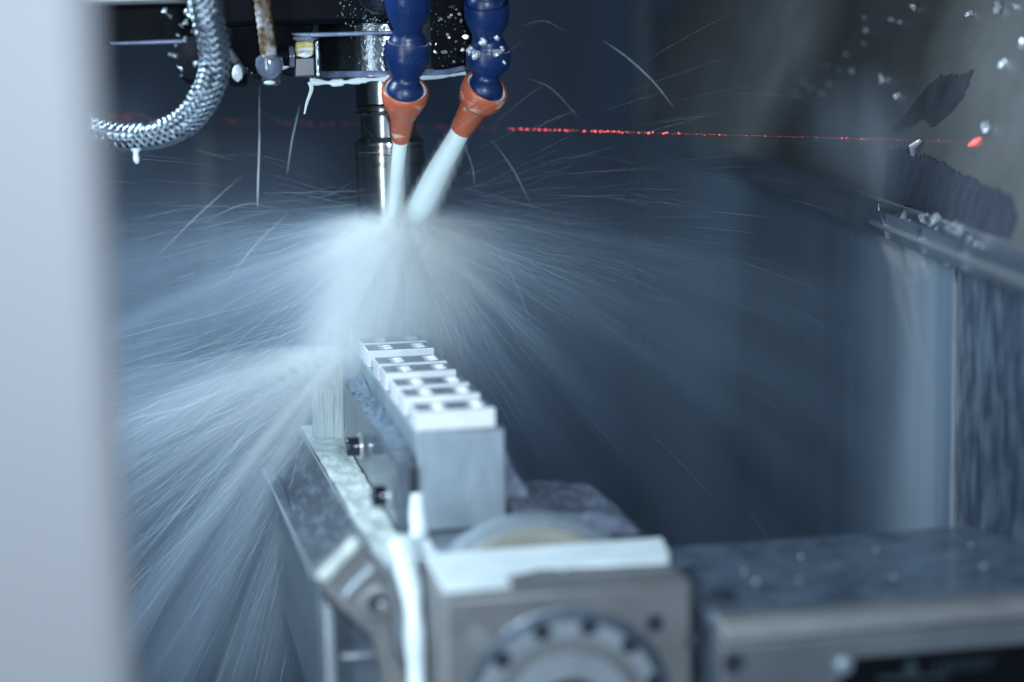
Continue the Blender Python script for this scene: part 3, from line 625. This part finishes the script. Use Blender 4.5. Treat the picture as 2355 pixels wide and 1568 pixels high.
# foam on the plateau
def sheet(name, f, nu, nv, mt, th=0.001, label=None, cat=None, parent=None):
    vs = []; fs = []
    for i in range(nu):
        for j in range(nv): vs.append(f(i/(nu-1), j/(nv-1)))
    k = nu*nv; vs += [np.array(v)-np.array([0, 0, th]) for v in vs]
    for i in range(nu-1):
        for j in range(nv-1):
            a = i*nv+j; fs += [(a, a+1, a+nv+1, a+nv), (k+a, k+a+nv, k+a+nv+1, k+a+1)]
    mb = MB(); mb.add(vs, fs)
    for i in range(nu-1): mb.f += [(i*nv, (i+1)*nv, k+(i+1)*nv, k+i*nv), (i*nv+nv-1, k+i*nv+nv-1, k+(i+1)*nv+nv-1, (i+1)*nv+nv-1)]
    for j in range(nv-1): mb.f += [(j, k+j, k+j+1, j+1), ((nu-1)*nv+j, (nu-1)*nv+j+1, k+(nu-1)*nv+j+1, k+(nu-1)*nv+j)]
    o = mb.build(name, MT[mt], parent, smooth=80)
    if label: tag(o, label, cat)
    return o
def fo(u, v):
    p = e_near*(1-u)+e_far*u; x = p[0]+0.0006+(0.1212-p[0]-0.0006)*v; y = p[1]
    h = 0.0012+0.0013*mn.noise(Vector((x*130, y*90, 1)))+0.0004*mn.noise(Vector((x*400, y*260, 5)))
    return np.array([x, y, ZB+0.0014+max(-0.0003, h)])
sheet('foam_sheet', fo, 140, 34, 'foam', 0.0008, 'greenish white foamy coolant flowing over the base beside the clamp bar', 'foam')
def fo2(u, v):
    y = 0.955+0.19*u; x = 0.1224+(X0-0.1228)*v
    h = 0.0016*abs(mn.noise(Vector((x*300, y*120, 9))))*2+0.004*max(0, (u-0.78))*4*v
    return np.array([x, y, 0.2960+h])
sheet('foam_sheet', fo2, 120, 12, 'wall_film', 0.0006, 'thin milky foam lying on top of the clamp bar against the blocks', 'foam')
# flow pouring over the far end of the clamp bar
vs = []; fs = []; nu, nv = 60, 16
for a_ in range(nu):
    for b_ in range(nv):
        u, v = a_/(nu-1), b_/(nv-1); x = 0.1035+0.0185*u; z = ZB+0.001+(0.047-0.012*(1-u)**2)*v
        y = 1.158-0.006*math.sin(v*1.5)-0.0016*mn.noise(Vector((x*900, v*1.5, 4)))-0.0012*mn.noise(Vector((x*300, v*2, 8)))
        vs.append((x, y, z))
k = nu*nv; vs += [(x, y+0.004, z) for x, y, z in vs]
for a_ in range(nu-1):
    for b_ in range(nv-1):
        p = a_*nv+b_; fs += [(p, p+nv, p+nv+1, p+1), (k+p, k+p+1, k+p+nv+1, k+p+nv)]
    fs += [(a_*nv, k+a_*nv, k+(a_+1)*nv, (a_+1)*nv), (a_*nv+nv-1, (a_+1)*nv+nv-1, k+(a_+1)*nv+nv-1, k+a_*nv+nv-1)]
for b_ in range(nv-1): fs += [(b_, b_+1, k+b_+1, k+b_), ((nu-1)*nv+b_, k+(nu-1)*nv+b_, k+(nu-1)*nv+b_+1, (nu-1)*nv+b_+1)]
mb = MB(); mb.add(vs, fs)
tag(mb.build('coolant_fall', MT['foam'], smooth=80), 'curtain of milky coolant falling at the far end of the clamp bar', 'coolant')
# white stream from the slot down over the front
st = thing('coolant_stream', 'white coolant stream pouring from the clamp bar slot down past the end bracket', 'coolant')
q = spline([ony(960, 1136, 0.921), ony(960, 1180, 0.918), ony(964, 1225, 0.914), ony(952, 1262, 0.905)], 24)
MB().tube(q, [0.0030+0.0014*math.sin(i/23*2.4) for i in range(24)], 16).build('upper_fall', MT['milk'], st, smooth=80)
q = spline([ony(926, 1262, 0.890), ony(931, 1300, 0.872), ony(944, 1350, 0.862), ony(951, 1420, 0.857), ony(955, 1500, 0.855), ony(960, 1620, 0.853)], 40)
mb = MB(); mb.tube(q, [(0.0044+0.0058*math.exp(-(i/8.5)**1.6)+0.0004*math.sin(i*0.5)+0.0001*math.sin(i*1.9))*min(1, 0.45+i*0.25) for i in range(40)], 20); mb.build('lower_fall', MT['milk'], st, smooth=80)
def pool(u, v):
    a = onz(862+40*v, 1268+6*v, ZB); b = onz(985, 1262, ZB); 
    x = 0.1085+0.026*u; y = 0.877+0.036*v
    return np.array([x, y, ZB+0.0030+0.0016*mn.noise(Vector((x*200, y*200, 3)))-0.0016*abs(u-0.5)])
sheet('pool', pool, 26, 26, 'milk', 0.002, parent=st)

# ================================================================== ROTARY HOUSING (front right)
hs = thing('rotary_housing', 'blurred grey rotary table housing with a round flange in the front', 'rotary housing')
HX0, HX1, HY0, HY1, HZ = 0.1250, 0.2354, 0.811, 0.878, 0.260
MB().box(HX0, HX1, HY0, HY1, 0.10, HZ).build('body', MT['housing'], hs, bevel=0.0025)
# milky film on the top, with a dry recess at the front right
p_ = [(0.127, 0.816), (0.1565, 0.816), (0.1570, 0.832), (0.175, 0.842), (0.205, 0.838), (0.232, 0.836), (0.236, 0.850), (0.240, 0.8765), (0.127, 0.8765)]
tag(MB().prism([(x, y, HZ+0.0004) for x, y in p_], (0, 0, 0.0016)).build('coolant_pool', MT['milk'], bevel=0.0006), 'pale milky film pooled on top of the rotary housing', 'coolant')
# faceplate disc standing behind the housing top
fc = ony(1222, 1262, 0.895); Rf = 0.0600; zc = float(ony(1222, 1184, 0.895)[2])-Rf
MB().lathe([(0, Rf-0.0035), (0.003, Rf), (0.012, Rf)], (float(fc[0]), 0.889, zc), (0, 1, 0), 96).build('faceplate_rim', MT['fixture'], hs)
MB().lathe([(-0.0035, Rf-0.0052), (0.0015, Rf-0.0042)], (float(fc[0]), 0.889, zc), (0, 1, 0), 96).build('faceplate', MT['beige'], hs)
# flange ring and bolts on the front face
fcx = ony(1306, 1637, HY0); k1 = 0.80/FPX*1.03
cen = (float(fcx[0]), HY0, float(fcx[2]))
def ring(name, r0, r1, d0, d1, mt):
    return MB().lathe([(0.002, r0), (-d0, r0), (-d1, r0*0.99), (-d1, r1), (0.002, r1)], cen, (0, 1, 0), 96, (False, False)).build(name, MT[mt], hs)
ring('outer_groove', 262*k1, 232*k1, 0.0006, 0.0008, 'jaw')
ring('flange_ring', 232*k1, 190*k1, 0.003, 0.0036, 'housing_lt')
ring('inner_ring', 189*k1, 158*k1, 0.001, 0.0014, 'housing')
ring('hub', 157*k1, 95*k1, 0.006, 0.0065, 'housing_lt')
MB().lathe([(-0.002, 95*k1), (-0.0015, 95*k1)], cen, (0, 1, 0), 64).build('bore', MT['hole'], hs)
for ang in range(0, 360, 30):
    a = math.radians(ang+17)
    c = np.array([cen[0]+math.cos(a)*222*k1, HY0-0.0036, cen[2]+math.sin(a)*222*k1])
    if c[2] < 0.205: continue
    MB().lathe([(0, 0.0040), (-0.0008, 0.0040), (-0.0009, 0.0026)], c, (0, 1, 0), 24).build('bolt', MT['hole'], hs)
for (px, py, mt_, r) in ((1506, 1432, 'hole', 0.0040), (1100, 1468, 'washer', 0.0046), (1590, 1470, 'greyplastic', 0.003)):
    c = ony(px, py, HY0-0.0008); MB().lathe([(0, r), (-0.0012, r)], c, (0, 1, 0), 24).build('corner_bolt', MT[mt_], hs)
# coupling gap between housing and motor box
mt2 = thing('motor_housing', 'long wet dark topped motor housing at the lower right with a black nameplate', 'motor housing')
MX0, MY0, MY1, MZ = 0.2395, 0.790, 0.905, 0.250
o = MB(); o.prism([(MX0, MY0, MZ-0.002), (MX0, MY1, MZ), (0.405, MY1, MZ), (0.418, MY1-0.02, MZ), (0.418, MY0, MZ-0.002), ], (0, 0, -0.14)); o.build('body', MT['tabletop'], mt2, bevel=0.004)
MB().prism([(MX0+0.001, MY0-0.0045, MZ-0.0015), (0.418, MY0-0.0045, MZ-0.0015), (0.418, MY0-0.0085, MZ-0.0110), (MX0+0.001, MY0-0.0085, MZ-0.0110), ], (0, 0.012, 0)).build('chamfer_strip', MT['housing'], mt2, bevel=0.002)
MB().box(MX0, 0.418, MY0-0.0086, MY0+0.002, 0.10, MZ-0.0112).build('front_panel', MT['panel'], mt2, bevel=0.0015)
MB().box(HX1+0.0004, MX0-0.0004, HY0+0.012, HY1-0.01, 0.11, MZ-0.006).build('gap_seal', MT['hole'], mt2)
yN = MY0-0.0090
pl = MB().prism([ony(x, y, yN) for x, y in ((1970, 1512), (2420, 1474), (2420, 1700), (1900, 1700), (1926, 1572))], (0, 0.0012, 0)).build('nameplate', MT['plate'], mt2, bevel=0.0006)
mb = MB()
for k in range(8):
    x = 2150+k*17; y = 1534-k*1.4; s = 5 if k % 2 else -2
    mb.prism([ony(*p, yN-0.0004) for p in ((x, y+14), (x+5, y+14), (x+5+s+6, y-14), (x+s+6, y-14))], (0, 0.0003, 0))
mb.prism([ony(*p, yN-0.0004) for p in ((2075, 1550), (2092, 1512), (2108, 1528), (2112, 1550))], (0, 0.0003, 0))
mb.prism([ony(*p, yN-0.0004) for p in ((2020, 1556), (2180, 1550), (2180, 1558), (2020, 1566))], (0, 0.0003, 0))
mb.build('plate_lettering', MT['print_'], pl, smooth=0)
c = ony(1938, 1529, yN+0.0004)
sw = MB().lathe([(0, 0.0042), (-0.0020, 0.0040), (-0.0028, 0.003), (-0.0028, 0.0)], c, (0, 1, 0), 32, (True, False)).build('screw', MT['fixture'], mt2)
c = ony(1686, 1524, yN+0.0004); MB().lathe([(0, 0.0046), (-0.001, 0.0046)], c, (0, 1, 0), 24).build('plug_hole', MT['hole'], mt2)
c = onz(1662, 1368, MZ+0.0006); MB().lathe([(0, 0.0055), (0.001, 0.0055)], c, (0, 0, 1), 24).build('top_hole', MT['hole'], mt2)
# shiny drops on the motor top
for k, (px, py, s, lab) in enumerate(((1738, 1337, 1.5, 'brightest round coolant drop on the motor housing top'), (1711, 1314, 1.2, 'pale coolant drop just behind the brightest drop'), (2262, 1302, 1.2, 'pale coolant drop at the far right of the motor housing top'),
                                      (2232, 1253, 1.0, 'faint coolant drop near the right rear of the motor housing'), (1842, 1279, 1.1, 'faint coolant drop in the middle rear of the motor housing'),
                                      (2015, 1266, 1.0, 'faint coolant drop right of the middle of the motor housing'), (2055, 1326, 1.0, 'faint coolant drop near the front middle of the motor housing'),
                                      (1498, 1258, 1.2, 'coolant drop at the gap behind the rotary housing'), (1837, 1333, 0.9, 'very faint coolant drop between the bright drop and the middle'), (1295, 1312, 1.4, 'round coolant drop on the rotary housing top'))):
    zz = MZ if px > 1550 else HZ+0.002
    tag(MB().blob(onz(px, py, zz+0.001), 0.0008*s, 2, 0.05, (1, 1, 0.8)).build('coolant_drop', MT['chip'], smooth=80), lab, 'drop', 'coolant drops on the machine tops')
# splash crest behind the faceplate
def crest(u, v):
    x = 0.178+0.066*u; y = 0.905+0.07*v
    top = 0.2685-0.007*max(0, (u-0.5))*2 - 0.012*max(0, u-0.8)*5
    return np.array([x, y, top+0.0020*mn.noise(Vector((x*90, y*60, 2)))+0.0010*mn.noise(Vector((x*300, y*200, 7)))])
sheet('splash_water', crest, 70, 50, 'splash', 0.012, 'lilac grey water splashing over the ledge behind the round faceplate', 'splash')

# ================================================================== LASER
la, lb, lc = wallu(2242, 326, 0.001), P(1680, 309, 1.15), P(300, 272, 1.50)
lbeam = thing('laser_beam', 'thin red laser line crossing the machine, lit up droplet by droplet', 'laser')
def beam_pt(px):
    f = (2242-px)/(2242-300); y = 326-(326-272)*f
    # depth so that the world line stays straight (1/d is linear along the picture)
    i0, i1 = 1/float((la-CAM)@FWD), 1/1.50
    return P(px, y, 1/(i0+(i1-i0)*f))
mb = MB(); mb2 = MB()
for k in range(420):
    px = random.uniform(1165, 2180); w = math.exp(-((px-1370)/210)**2)
    if random.random() > 0.30+0.7*w: continue
    big = random.random()**4
    (mb if random.random() < 0.35+0.5*w else mb2).blob(beam_pt(px)+UP*random.gauss(0, 0.00025), (0.00016+0.0004*big)*(0.75+0.45*w), 1, 0.2)
for k in range(110):
    px = random.uniform(240, 1160); mb2.blob(beam_pt(px)+UP*random.gauss(0, 0.0006), random.uniform(0.0002, 0.0005)*(1.4 if px < 480 else 0.6), 1, 0.2)
mb.build('bright_droplets', MT['laser'], lbeam)['kind'] = 'stuff'
mb2.build('dim_droplets', MT['laserdim'], lbeam)['kind'] = 'stuff'
MB().tube([beam_pt(1180), beam_pt(1700), beam_pt(2236)], 0.00002, 5).build('beam_core', MT['laserdim'], lbeam)
mb = MB(); mb.blob(la+NU*0.0004, 0.0014, 2, 0.2, (0.5, 1.6, 1.0), 0.6); mb.tube([wallu(2228, 334, 0.0006), wallu(2242, 326, 0.0008), wallu(2254, 317, 0.0006)], [0.0004, 0.0012, 0.0003], 8); mb.build('wall_spot', MT['laser'], lbeam)

# ================================================================== SPRAY THREADS
S1 = P(928, 506, 1.184); S2 = P(800, 790, 1.165)
G = np.array([0, 0, -9.81])
def threads(specs, name, label, seed):
    r_ = np.random.default_rng(seed); VV = []; FF = []; n0 = 0; K = 7
    for (src, jit, dirf, n, r0, r1, l0, l1, w0, w1, speed) in specs:
        for _ in range(n):
            d = dirf(r_); d = d/np.linalg.norm(d); ra = r0+(r1-r0)*r_.random()**1.3; ln = l0+(l1-l0)*r_.random()
            sp_ = speed*(0.6+0.8*r_.random()); s0 = src+r_.normal(0, jit, 3); w = w0+(w1-w0)*r_.random()**2
            ts = (ra+ln*np.linspace(0, 1, K))/sp_
            pts = s0+np.outer(ts*sp_, d)+0.5*np.outer(ts**2, G)
            tg = pts[-1]-pts[0]; tg /= np.linalg.norm(tg); h = np.cross(tg, [0.3, 0.5, 0.8]); h /= np.linalg.norm(h); g = np.cross(tg, h)
            prof = w*np.sin(np.linspace(0.12, math.pi-0.12, K))
            ring_ = np.stack([h, -0.5*h+0.866*g, -0.5*h-0.866*g])
            VV.append((pts[:, None, :]+prof[:, None, None]*ring_[None]).reshape(-1, 3))
            i = np.arange(K-1)[:, None]*3; k = np.arange(3)[None]; kk = (k+1) % 3
            FF.append((n0+np.stack([i+k, i+kk, i+3+kk, i+3+k], -1)).reshape(-1, 4)); n0 += K*3
    v = np.concatenate(VV); f = np.concatenate(FF).astype(np.int32)
    me = bpy.data.meshes.new(name); me.vertices.add(len(v)); me.vertices.foreach_set('co', v.ravel())
    me.loops.add(f.size); me.loops.foreach_set('vertex_index', f.ravel()); me.polygons.add(len(f))
    me.polygons.foreach_set('loop_start', np.arange(0, f.size, 4, dtype=np.int32)); me.update(calc_edges=True); me.validate()
    me.materials.append(MT['spray']); o = bpy.data.objects.new(name, me); COL.objects.link(o)
    return tag(o, label, 'spray', kind='stuff')
def cone(axis, spread):
    axis = np.array(axis, float); axis /= np.linalg.norm(axis)
    return lambda r_: axis+r_.normal(0, spread, 3)
def around(zlo, zhi):
    def f(r_):
        a = r_.random()*2*math.pi; z = zlo+(zhi-zlo)*r_.random(); c = math.sqrt(max(0, 1-z*z)); return np.array([math.cos(a)*c, math.sin(a)*c, z])
    return f
D_L = P(330, 1150, 1.13)-S2; D_L2 = P(330, 950, 1.13)-S2; D_D = P(540, 1560, 1.16)-S2
threads([(S1, 0.011, around(-0.98, -0.05), 1500, 0.01, 0.09, 0.03, 0.09, 0.000012, 0.00003, 6.0),
         (S1, 0.012, around(-0.30, 0.45), 240, 0.02, 0.18, 0.03, 0.08, 0.000012, 0.000032, 3.2),
         (S1, 0.005, cone((0.05, -0.1, -1), 0.28), 900, 0.0, 0.05, 0.02, 0.06, 0.00002, 0.00005, 6.0),
         (S1, 0.005, cone((0.9, -0.2, 0.15), 0.35), 80, 0.05, 0.25, 0.03, 0.08, 0.000015, 0.00003, 2.4)],
        'coolant_spray', 'fan of fine milky spray threads bursting from the cutter where the two jets meet', 3)
threads([(S2, 0.018, cone(D_L, 0.22), 260, 0.0, 0.16, 0.04, 0.14, 0.00002, 0.000048, 3.5),
         (S2, 0.016, cone(D_L2, 0.09), 160, 0.0, 0.14, 0.04, 0.12, 0.00002, 0.00005, 5.0),
         (S2, 0.010, cone(D_D, 0.16), 90, 0.02, 0.20, 0.05, 0.14, 0.00002, 0.00005, 3.2)],
        'coolant_spray', 'streaky milky spray fanning down to the left from the far blocks to the door', 4)
# a few single flying drops, nearer and larger arcs
mb = MB()
for (pts, w) in (([(1385, 92), (1440, 130), (1500, 185), (1548, 245)], 0.0007), ([(1215, 180), (1270, 205), (1330, 270)], 0.0003), ([(1200, 60), (1250, 48), (1300, 72)], 0.0002),
                 ([(597, 178), (596, 300), (592, 480)], 0.0006), ([(598, 300), (594, 400), (592, 475)], 0.0016), ([(690, 240), (672, 320), (660, 400)], 0.0009), ([(560, 400), (450, 500), (360, 590)], 0.0004),
                 ([(668, 486), (590, 560), (520, 650)], 0.0005), ([(1060, 310), (1085, 380), (1092, 430)], 0.0004), ([(1130, 320), (1180, 390), (1220, 470)], 0.0004), ([(1085, 470), (1170, 620), (1222, 740)], 0.0005),
                 ([(640, 480), (560, 470), (470, 510)], 0.0003), ([(1085, 760), (1110, 752), (1150, 775)], 0.0004)):
    q = spline([P(x, y, 1.22) for x, y in pts], 24); mb.tube(q, [w*math.sin(0.1+i/23*2.9)*0.25 for i in range(24)], 6)
tag(mb.build('flying_drops', MT['spray'], smooth=80), 'single coolant drops and drips flying through the air around the tool', 'spray', kind='stuff')

# ================================================================== MIST (a real density grid round the burst)
def mist():
    me = bpy.data.meshes.new('coolant_mist'); o = bpy.data.objects.new('coolant_mist', me); COL.objects.link(o)
    tag(o, 'pale blue coolant mist hanging around the cutter and drifting to the right wall', 'mist', kind='stuff')
    m = bpy.data.materials.new('mist_volume'); m.use_nodes = True; nt = m.node_tree; nt.nodes.clear()
    out = nt.nodes.new('ShaderNodeOutputMaterial'); pv = nt.nodes.new('ShaderNodeVolumePrincipled')
    pv.inputs['Color'].default_value = (0.90, 0.96, 0.99, 1); pv.inputs['Density'].default_value = 1.0
    ai = nt.nodes.new('ShaderNodeAttribute'); ai.attribute_name = 'density'
    cr = nt.nodes.new('ShaderNodeValToRGB'); cr.color_ramp.elements[0].position = 0.0; cr.color_ramp.elements[0].color = (0.58, 0.78, 1.0, 1)
    cr.color_ramp.elements[1].position = 1.0; cr.color_ramp.elements[1].color = (0.95, 0.98, 0.97, 1)
    dv = nt.nodes.new('ShaderNodeMath'); dv.operation = 'MULTIPLY'; dv.inputs[1].default_value = 1/14
    nt.links.new(ai.outputs['Fac'], dv.inputs[0]); nt.links.new(dv.outputs[0], cr.inputs[0]); nt.links.new(cr.outputs[0], pv.inputs['Color']); pv.inputs['Anisotropy'].default_value = 0.0
    nt.links.new(pv.outputs[0], out.inputs['Volume']); me.materials.append(m)
    g = bpy.data.node_groups.new('mist_density', 'GeometryNodeTree'); g.interface.new_socket('Geometry', in_out='OUTPUT', socket_type='NodeSocketGeometry')
    N_, L = g.nodes, g.links
    def m1(op, a, b=None, c=None, clamp=False):
        n = N_.new('ShaderNodeMath'); n.operation = op; n.use_clamp = clamp
        for i, x in enumerate((a, b, c)):
            if x is None: continue
            if isinstance(x, (int, float)): n.inputs[i].default_value = x
            else: L.new(x, n.inputs[i])
        return n.outputs[0]
    def vm(op, a, b=None, out_='Vector', scale=None):
        n = N_.new('ShaderNodeVectorMath'); n.operation = op
        for i, x in enumerate((a, b)):
            if x is None: continue
            if isinstance(x, (tuple, list, np.ndarray)): n.inputs[i].default_value = tuple(float(q) for q in x)
            else: L.new(x, n.inputs[i])
        if scale is not None:
            if isinstance(scale, (int, float)): n.inputs['Scale'].default_value = scale
            else: L.new(scale, n.inputs['Scale'])
        return n.outputs[out_]
    def smooth(x, a, b):
        n = N_.new('ShaderNodeMapRange'); n.interpolation_type = 'SMOOTHSTEP'; n.inputs['From Min'].default_value = a; n.inputs['From Max'].default_value = b
        L.new(x, n.inputs['Value']); return n.outputs[0]
    def noise_(v, sc, det=2):
        n = N_.new('ShaderNodeTexNoise'); n.inputs['Scale'].default_value = sc; n.inputs['Detail'].default_value = det; L.new(v, n.inputs['Vector']); return n.outputs[0]
    pos = N_.new('GeometryNodeInputPosition').outputs[0]
    def fan(src, drop):
        v0 = vm('SUBTRACT', pos, src); r2 = vm('DOT_PRODUCT', v0, v0, 'Value')
        lift = N_.new('ShaderNodeCombineXYZ'); L.new(m1('MULTIPLY', r2, drop), lift.inputs[2])
        v = vm('ADD', v0, lift.outputs[0]); r = vm('LENGTH', v, None, 'Value'); d = vm('NORMALIZE', v)
        return r, d
    # burst at the cutter
    r, d = fan(S1, 0.5); sx = N_.new('ShaderNodeSeparateXYZ'); L.new(d, sx.inputs[0]); dz = sx.outputs[2]
    st = m1('POWER', smooth(noise_(d, 10.0, 5), 0.32, 0.72), 1.5); st = m1('MULTIPLY_ADD', st, 2.4, 0.06)
    ang = smooth(dz, 0.45, -0.75)
    rr = m1('MAXIMUM', r, 0.010)
    core = m1('MULTIPLY', m1('DIVIDE', K_CORE, m1('POWER', rr, 2.0)), m1('MULTIPLY', m1('POWER', ang, 1.8), m1('EXPONENT', m1('MULTIPLY', r, -11.0))))
    band = m1('MULTIPLY', m1('DIVIDE', K_BAND, m1('POWER', m1('MAXIMUM', r, 0.05), 0.6)), m1('EXPONENT', m1('MULTIPLY', m1('POWER', m1('DIVIDE', m1('ADD', dz, 0.22), 0.26), 2.0), -1.0)))
    f1 = m1('MULTIPLY', m1('ADD', core, band), st)
    # left fan
    r2_, d2 = fan(S2, 0.5); al = vm('DOT_PRODUCT', d2, D_L/np.linalg.norm(D_L), 'Value')
    st2 = m1('POWER', smooth(noise_(d2, 8.0, 4), 0.38, 0.68), 1.8); st2 = m1('MULTIPLY_ADD', st2, 3.4, 0.0)
    f2 = m1('MULTIPLY', m1('DIVIDE', K_LEFT, m1('POWER', m1('MAXIMUM', r2_, 0.026), 1.6)), m1('MULTIPLY', smooth(al, 0.68, 0.98), m1('MULTIPLY', st2, m1('EXPONENT', m1('MULTIPLY', r2_, -5.5)))))
    al2 = vm('DOT_PRODUCT', d2, D_L2/np.linalg.norm(D_L2), 'Value')
    f2b = m1('MULTIPLY', m1('DIVIDE', K_LEFT*1.3, m1('POWER', m1('MAXIMUM', r2_, 0.026), 1.4)), m1('MULTIPLY', smooth(al2, 0.965, 0.998), m1('EXPONENT', m1('MULTIPLY', r2_, -2.0))))
    # curtain in front of the right wall panel and general drifting haze
    w = m1('ABSOLUTE', m1('SUBTRACT', vm('DOT_PRODUCT', vm('SUBTRACT', pos, WA), WN, 'Value'), 0.010))
    s = vm('DOT_PRODUCT', vm('SUBTRACT', pos, WA), WD, 'Value'); sp3 = N_.new('ShaderNodeSeparateXYZ'); L.new(pos, sp3.inputs[0]); z = sp3.outputs[2]
    sq = vm('MULTIPLY', pos, (70, 70, 5)); nn = m1('MAXIMUM', m1('MULTIPLY_ADD', noise_(sq, 1.0, 3), 3.0, -0.7), 0.0)
    cur = m1('MULTIPLY', m1('MULTIPLY', smooth(w, 0.010, 0.0), m1('MULTIPLY', smooth(s, s_edge-0.004, s_edge+0.012), smooth(s, s_edge+0.24, s_edge+0.05))), m1('MULTIPLY', nn, K_CURT))
    cur = m1('MULTIPLY', cur, m1('MAXIMUM', smooth(z, ZT-0.004, ZT-0.012), m1('MULTIPLY', smooth(z, 0.455, 0.42), smooth(s, s_edge+0.085, s_edge+0.13))))
    # puff where the spray hits the wall above the rail
    pf = vm('SUBTRACT', pos, wallu(2015, 300, 0.01)); pr_ = vm('LENGTH', vm('MULTIPLY', pf, (1, 0.55, 1)), None, 'Value')
    puff = m1('MULTIPLY', m1('MULTIPLY', smooth(pr_, 0.05, 0.0), nn), K_PUFF)
    hz = m1('MULTIPLY', m1('EXPONENT', m1('MULTIPLY', m1('POWER', m1('DIVIDE', m1('SUBTRACT', z, 0.36), 0.09), 2.0), -1.0)), K_HAZE)
    hz = m1('MULTIPLY', hz, m1('MULTIPLY_ADD', noise_(vm('MULTIPLY', pos, (4, 4, 12)), 1.0, 3), 1.6, -0.1))
    def capsule(a_, b_, ra, rb, k_):
        a_ = np.array(a_, float); b_ = np.array(b_, float); ab = b_-a_; L2 = float(ab @ ab)
        pa = vm('SUBTRACT', pos, a_); h = m1('DIVIDE', vm('DOT_PRODUCT', pa, ab, 'Value'), L2, None, True)
        dd = vm('LENGTH', vm('SUBTRACT', pa, vm('SCALE', tuple(float(q) for q in ab), None, 'Vector', h)), None, 'Value')
        q_ = m1('DIVIDE', dd, m1('MULTIPLY_ADD', h, rb-ra, ra))
        return m1('MULTIPLY', smooth(q_, 1.0, 0.45), m1('MULTIPLY', k_, m1('POWER', h, 0.6)))
    jets_ = m1('ADD', capsule(at, TIP1+(TIP1-at)*0.10, 0.006, 0.0070, 300.0), capsule(bt, TIP2+(TIP2-bt)*0.12, 0.0075, 0.0125, 300.0))
    bl = vm('LENGTH', vm('MULTIPLY', vm('SUBTRACT', pos, P(922, 600, 1.195)), (1.0, 1.0, 0.60)), None, 'Value')
    ball = m1('MULTIPLY', m1('EXPONENT', m1('MULTIPLY', m1('POWER', m1('DIVIDE', bl, K_BALL_R), 2.0), -1.0)), m1('MULTIPLY', m1('MULTIPLY_ADD', st, K_BALL*0.6, K_BALL*0.4), smooth(vm('DOT_PRODUCT', pos, (0, 0, 1), 'Value'), float(S1[2])+0.010, float(S1[2])-0.008)))
    f1 = m1('ADD', m1('MULTIPLY', m1('ADD', f1, ball), m1('MULTIPLY_ADD', smooth(vm('DOT_PRODUCT', pos, (0, 1, 0), 'Value'), 1.08, 1.185), 0.85, 0.15)), jets_)
    for (xa, ya, xb, yb_, r_a, kk_) in ((2026, 528, 2062, 618, 0.0030, 260), (2056, 548, 2078, 662, 0.0030, 260), (2090, 560, 2104, 650, 0.0026, 240), (2108, 566, 2130, 640, 0.0028, 240), (2040, 560, 2110, 860, 0.0030, 60), (2090, 640, 2130, 900, 0.0028, 40)):
        f1 = m1('ADD', f1, capsule(wall(xb, yb_, 0.008), wall(xa, ya, 0.010), 0.0022, r_a*1.25, float(kk_)))
    al3 = vm('DOT_PRODUCT', d2, D_D/np.linalg.norm(D_D), 'Value')
    f2 = m1('ADD', f2, m1('MULTIPLY', m1('DIVIDE', 0.42, m1('POWER', m1('MAXIMUM', r2_, 0.02), 1.0)), m1('MULTIPLY', smooth(al3, 0.90, 0.985), st2)))
    for (bc, br_, bk_) in ((P(806, 770, 1.180), 0.019, 42.0), (P(862, 700, 1.200), 0.024, 22.0), (P(772, 820, 1.165), 0.016, 40.0)):
        bl2 = vm('LENGTH', vm('SUBTRACT', pos, bc), None, 'Value')
        f2 = m1('ADD', f2, m1('MULTIPLY', m1('EXPONENT', m1('MULTIPLY', m1('POWER', m1('DIVIDE', bl2, br_), 2.0), -1.0)), m1('MULTIPLY_ADD', st2, bk_*0.35, bk_*0.35)))
    tot = m1('ADD', m1('ADD', m1('ADD', f1, f2), m1('ADD', f2b, cur)), m1('ADD', hz, puff)); tot = m1('MAXIMUM', m1('MINIMUM', tot, 520.0), 0.0)
    lo, hi = np.array([-0.10, 0.90, 0.08]), np.array([0.46, 1.42, 0.56])
    # fade towards the sides of the grid
    fx_ = m1('MULTIPLY', m1('MULTIPLY', smooth(sp3.outputs[1], 0.905, 0.98), smooth(sp3.outputs[1], 1.415, 1.34)), m1('MULTIPLY', smooth(sp3.outputs[0], -0.098, -0.04), m1('MULTIPLY', smooth(z, 0.085, 0.14), smooth(z, 0.555, 0.50))))
    tot = m1('MULTIPLY', tot, fx_)
    vc = N_.new('GeometryNodeVolumeCube'); L.new(tot, vc.inputs['Density'])
    vc.inputs['Min'].default_value = tuple(lo); vc.inputs['Max'].default_value = tuple(hi)
    for ax_, nm in enumerate(('Resolution X', 'Resolution Y', 'Resolution Z')): vc.inputs[nm].default_value = int((hi-lo)[ax_]/0.0030)
    sm = N_.new('GeometryNodeSetMaterial'); L.new(vc.outputs[0], sm.inputs['Geometry']); sm.inputs['Material'].default_value = m
    go = N_.new('NodeGroupOutput'); L.new(sm.outputs[0], go.inputs[0])
    md = o.modifiers.new('density', 'NODES'); md.node_group = g
    return o
K_BALL, K_BALL_R = 95.0, 0.030
K_CORE, K_BAND, K_LEFT, K_CURT, K_PUFF, K_HAZE = 0.11, 0.46, 0.20, 13.0, 9.0, 0.12
mist()
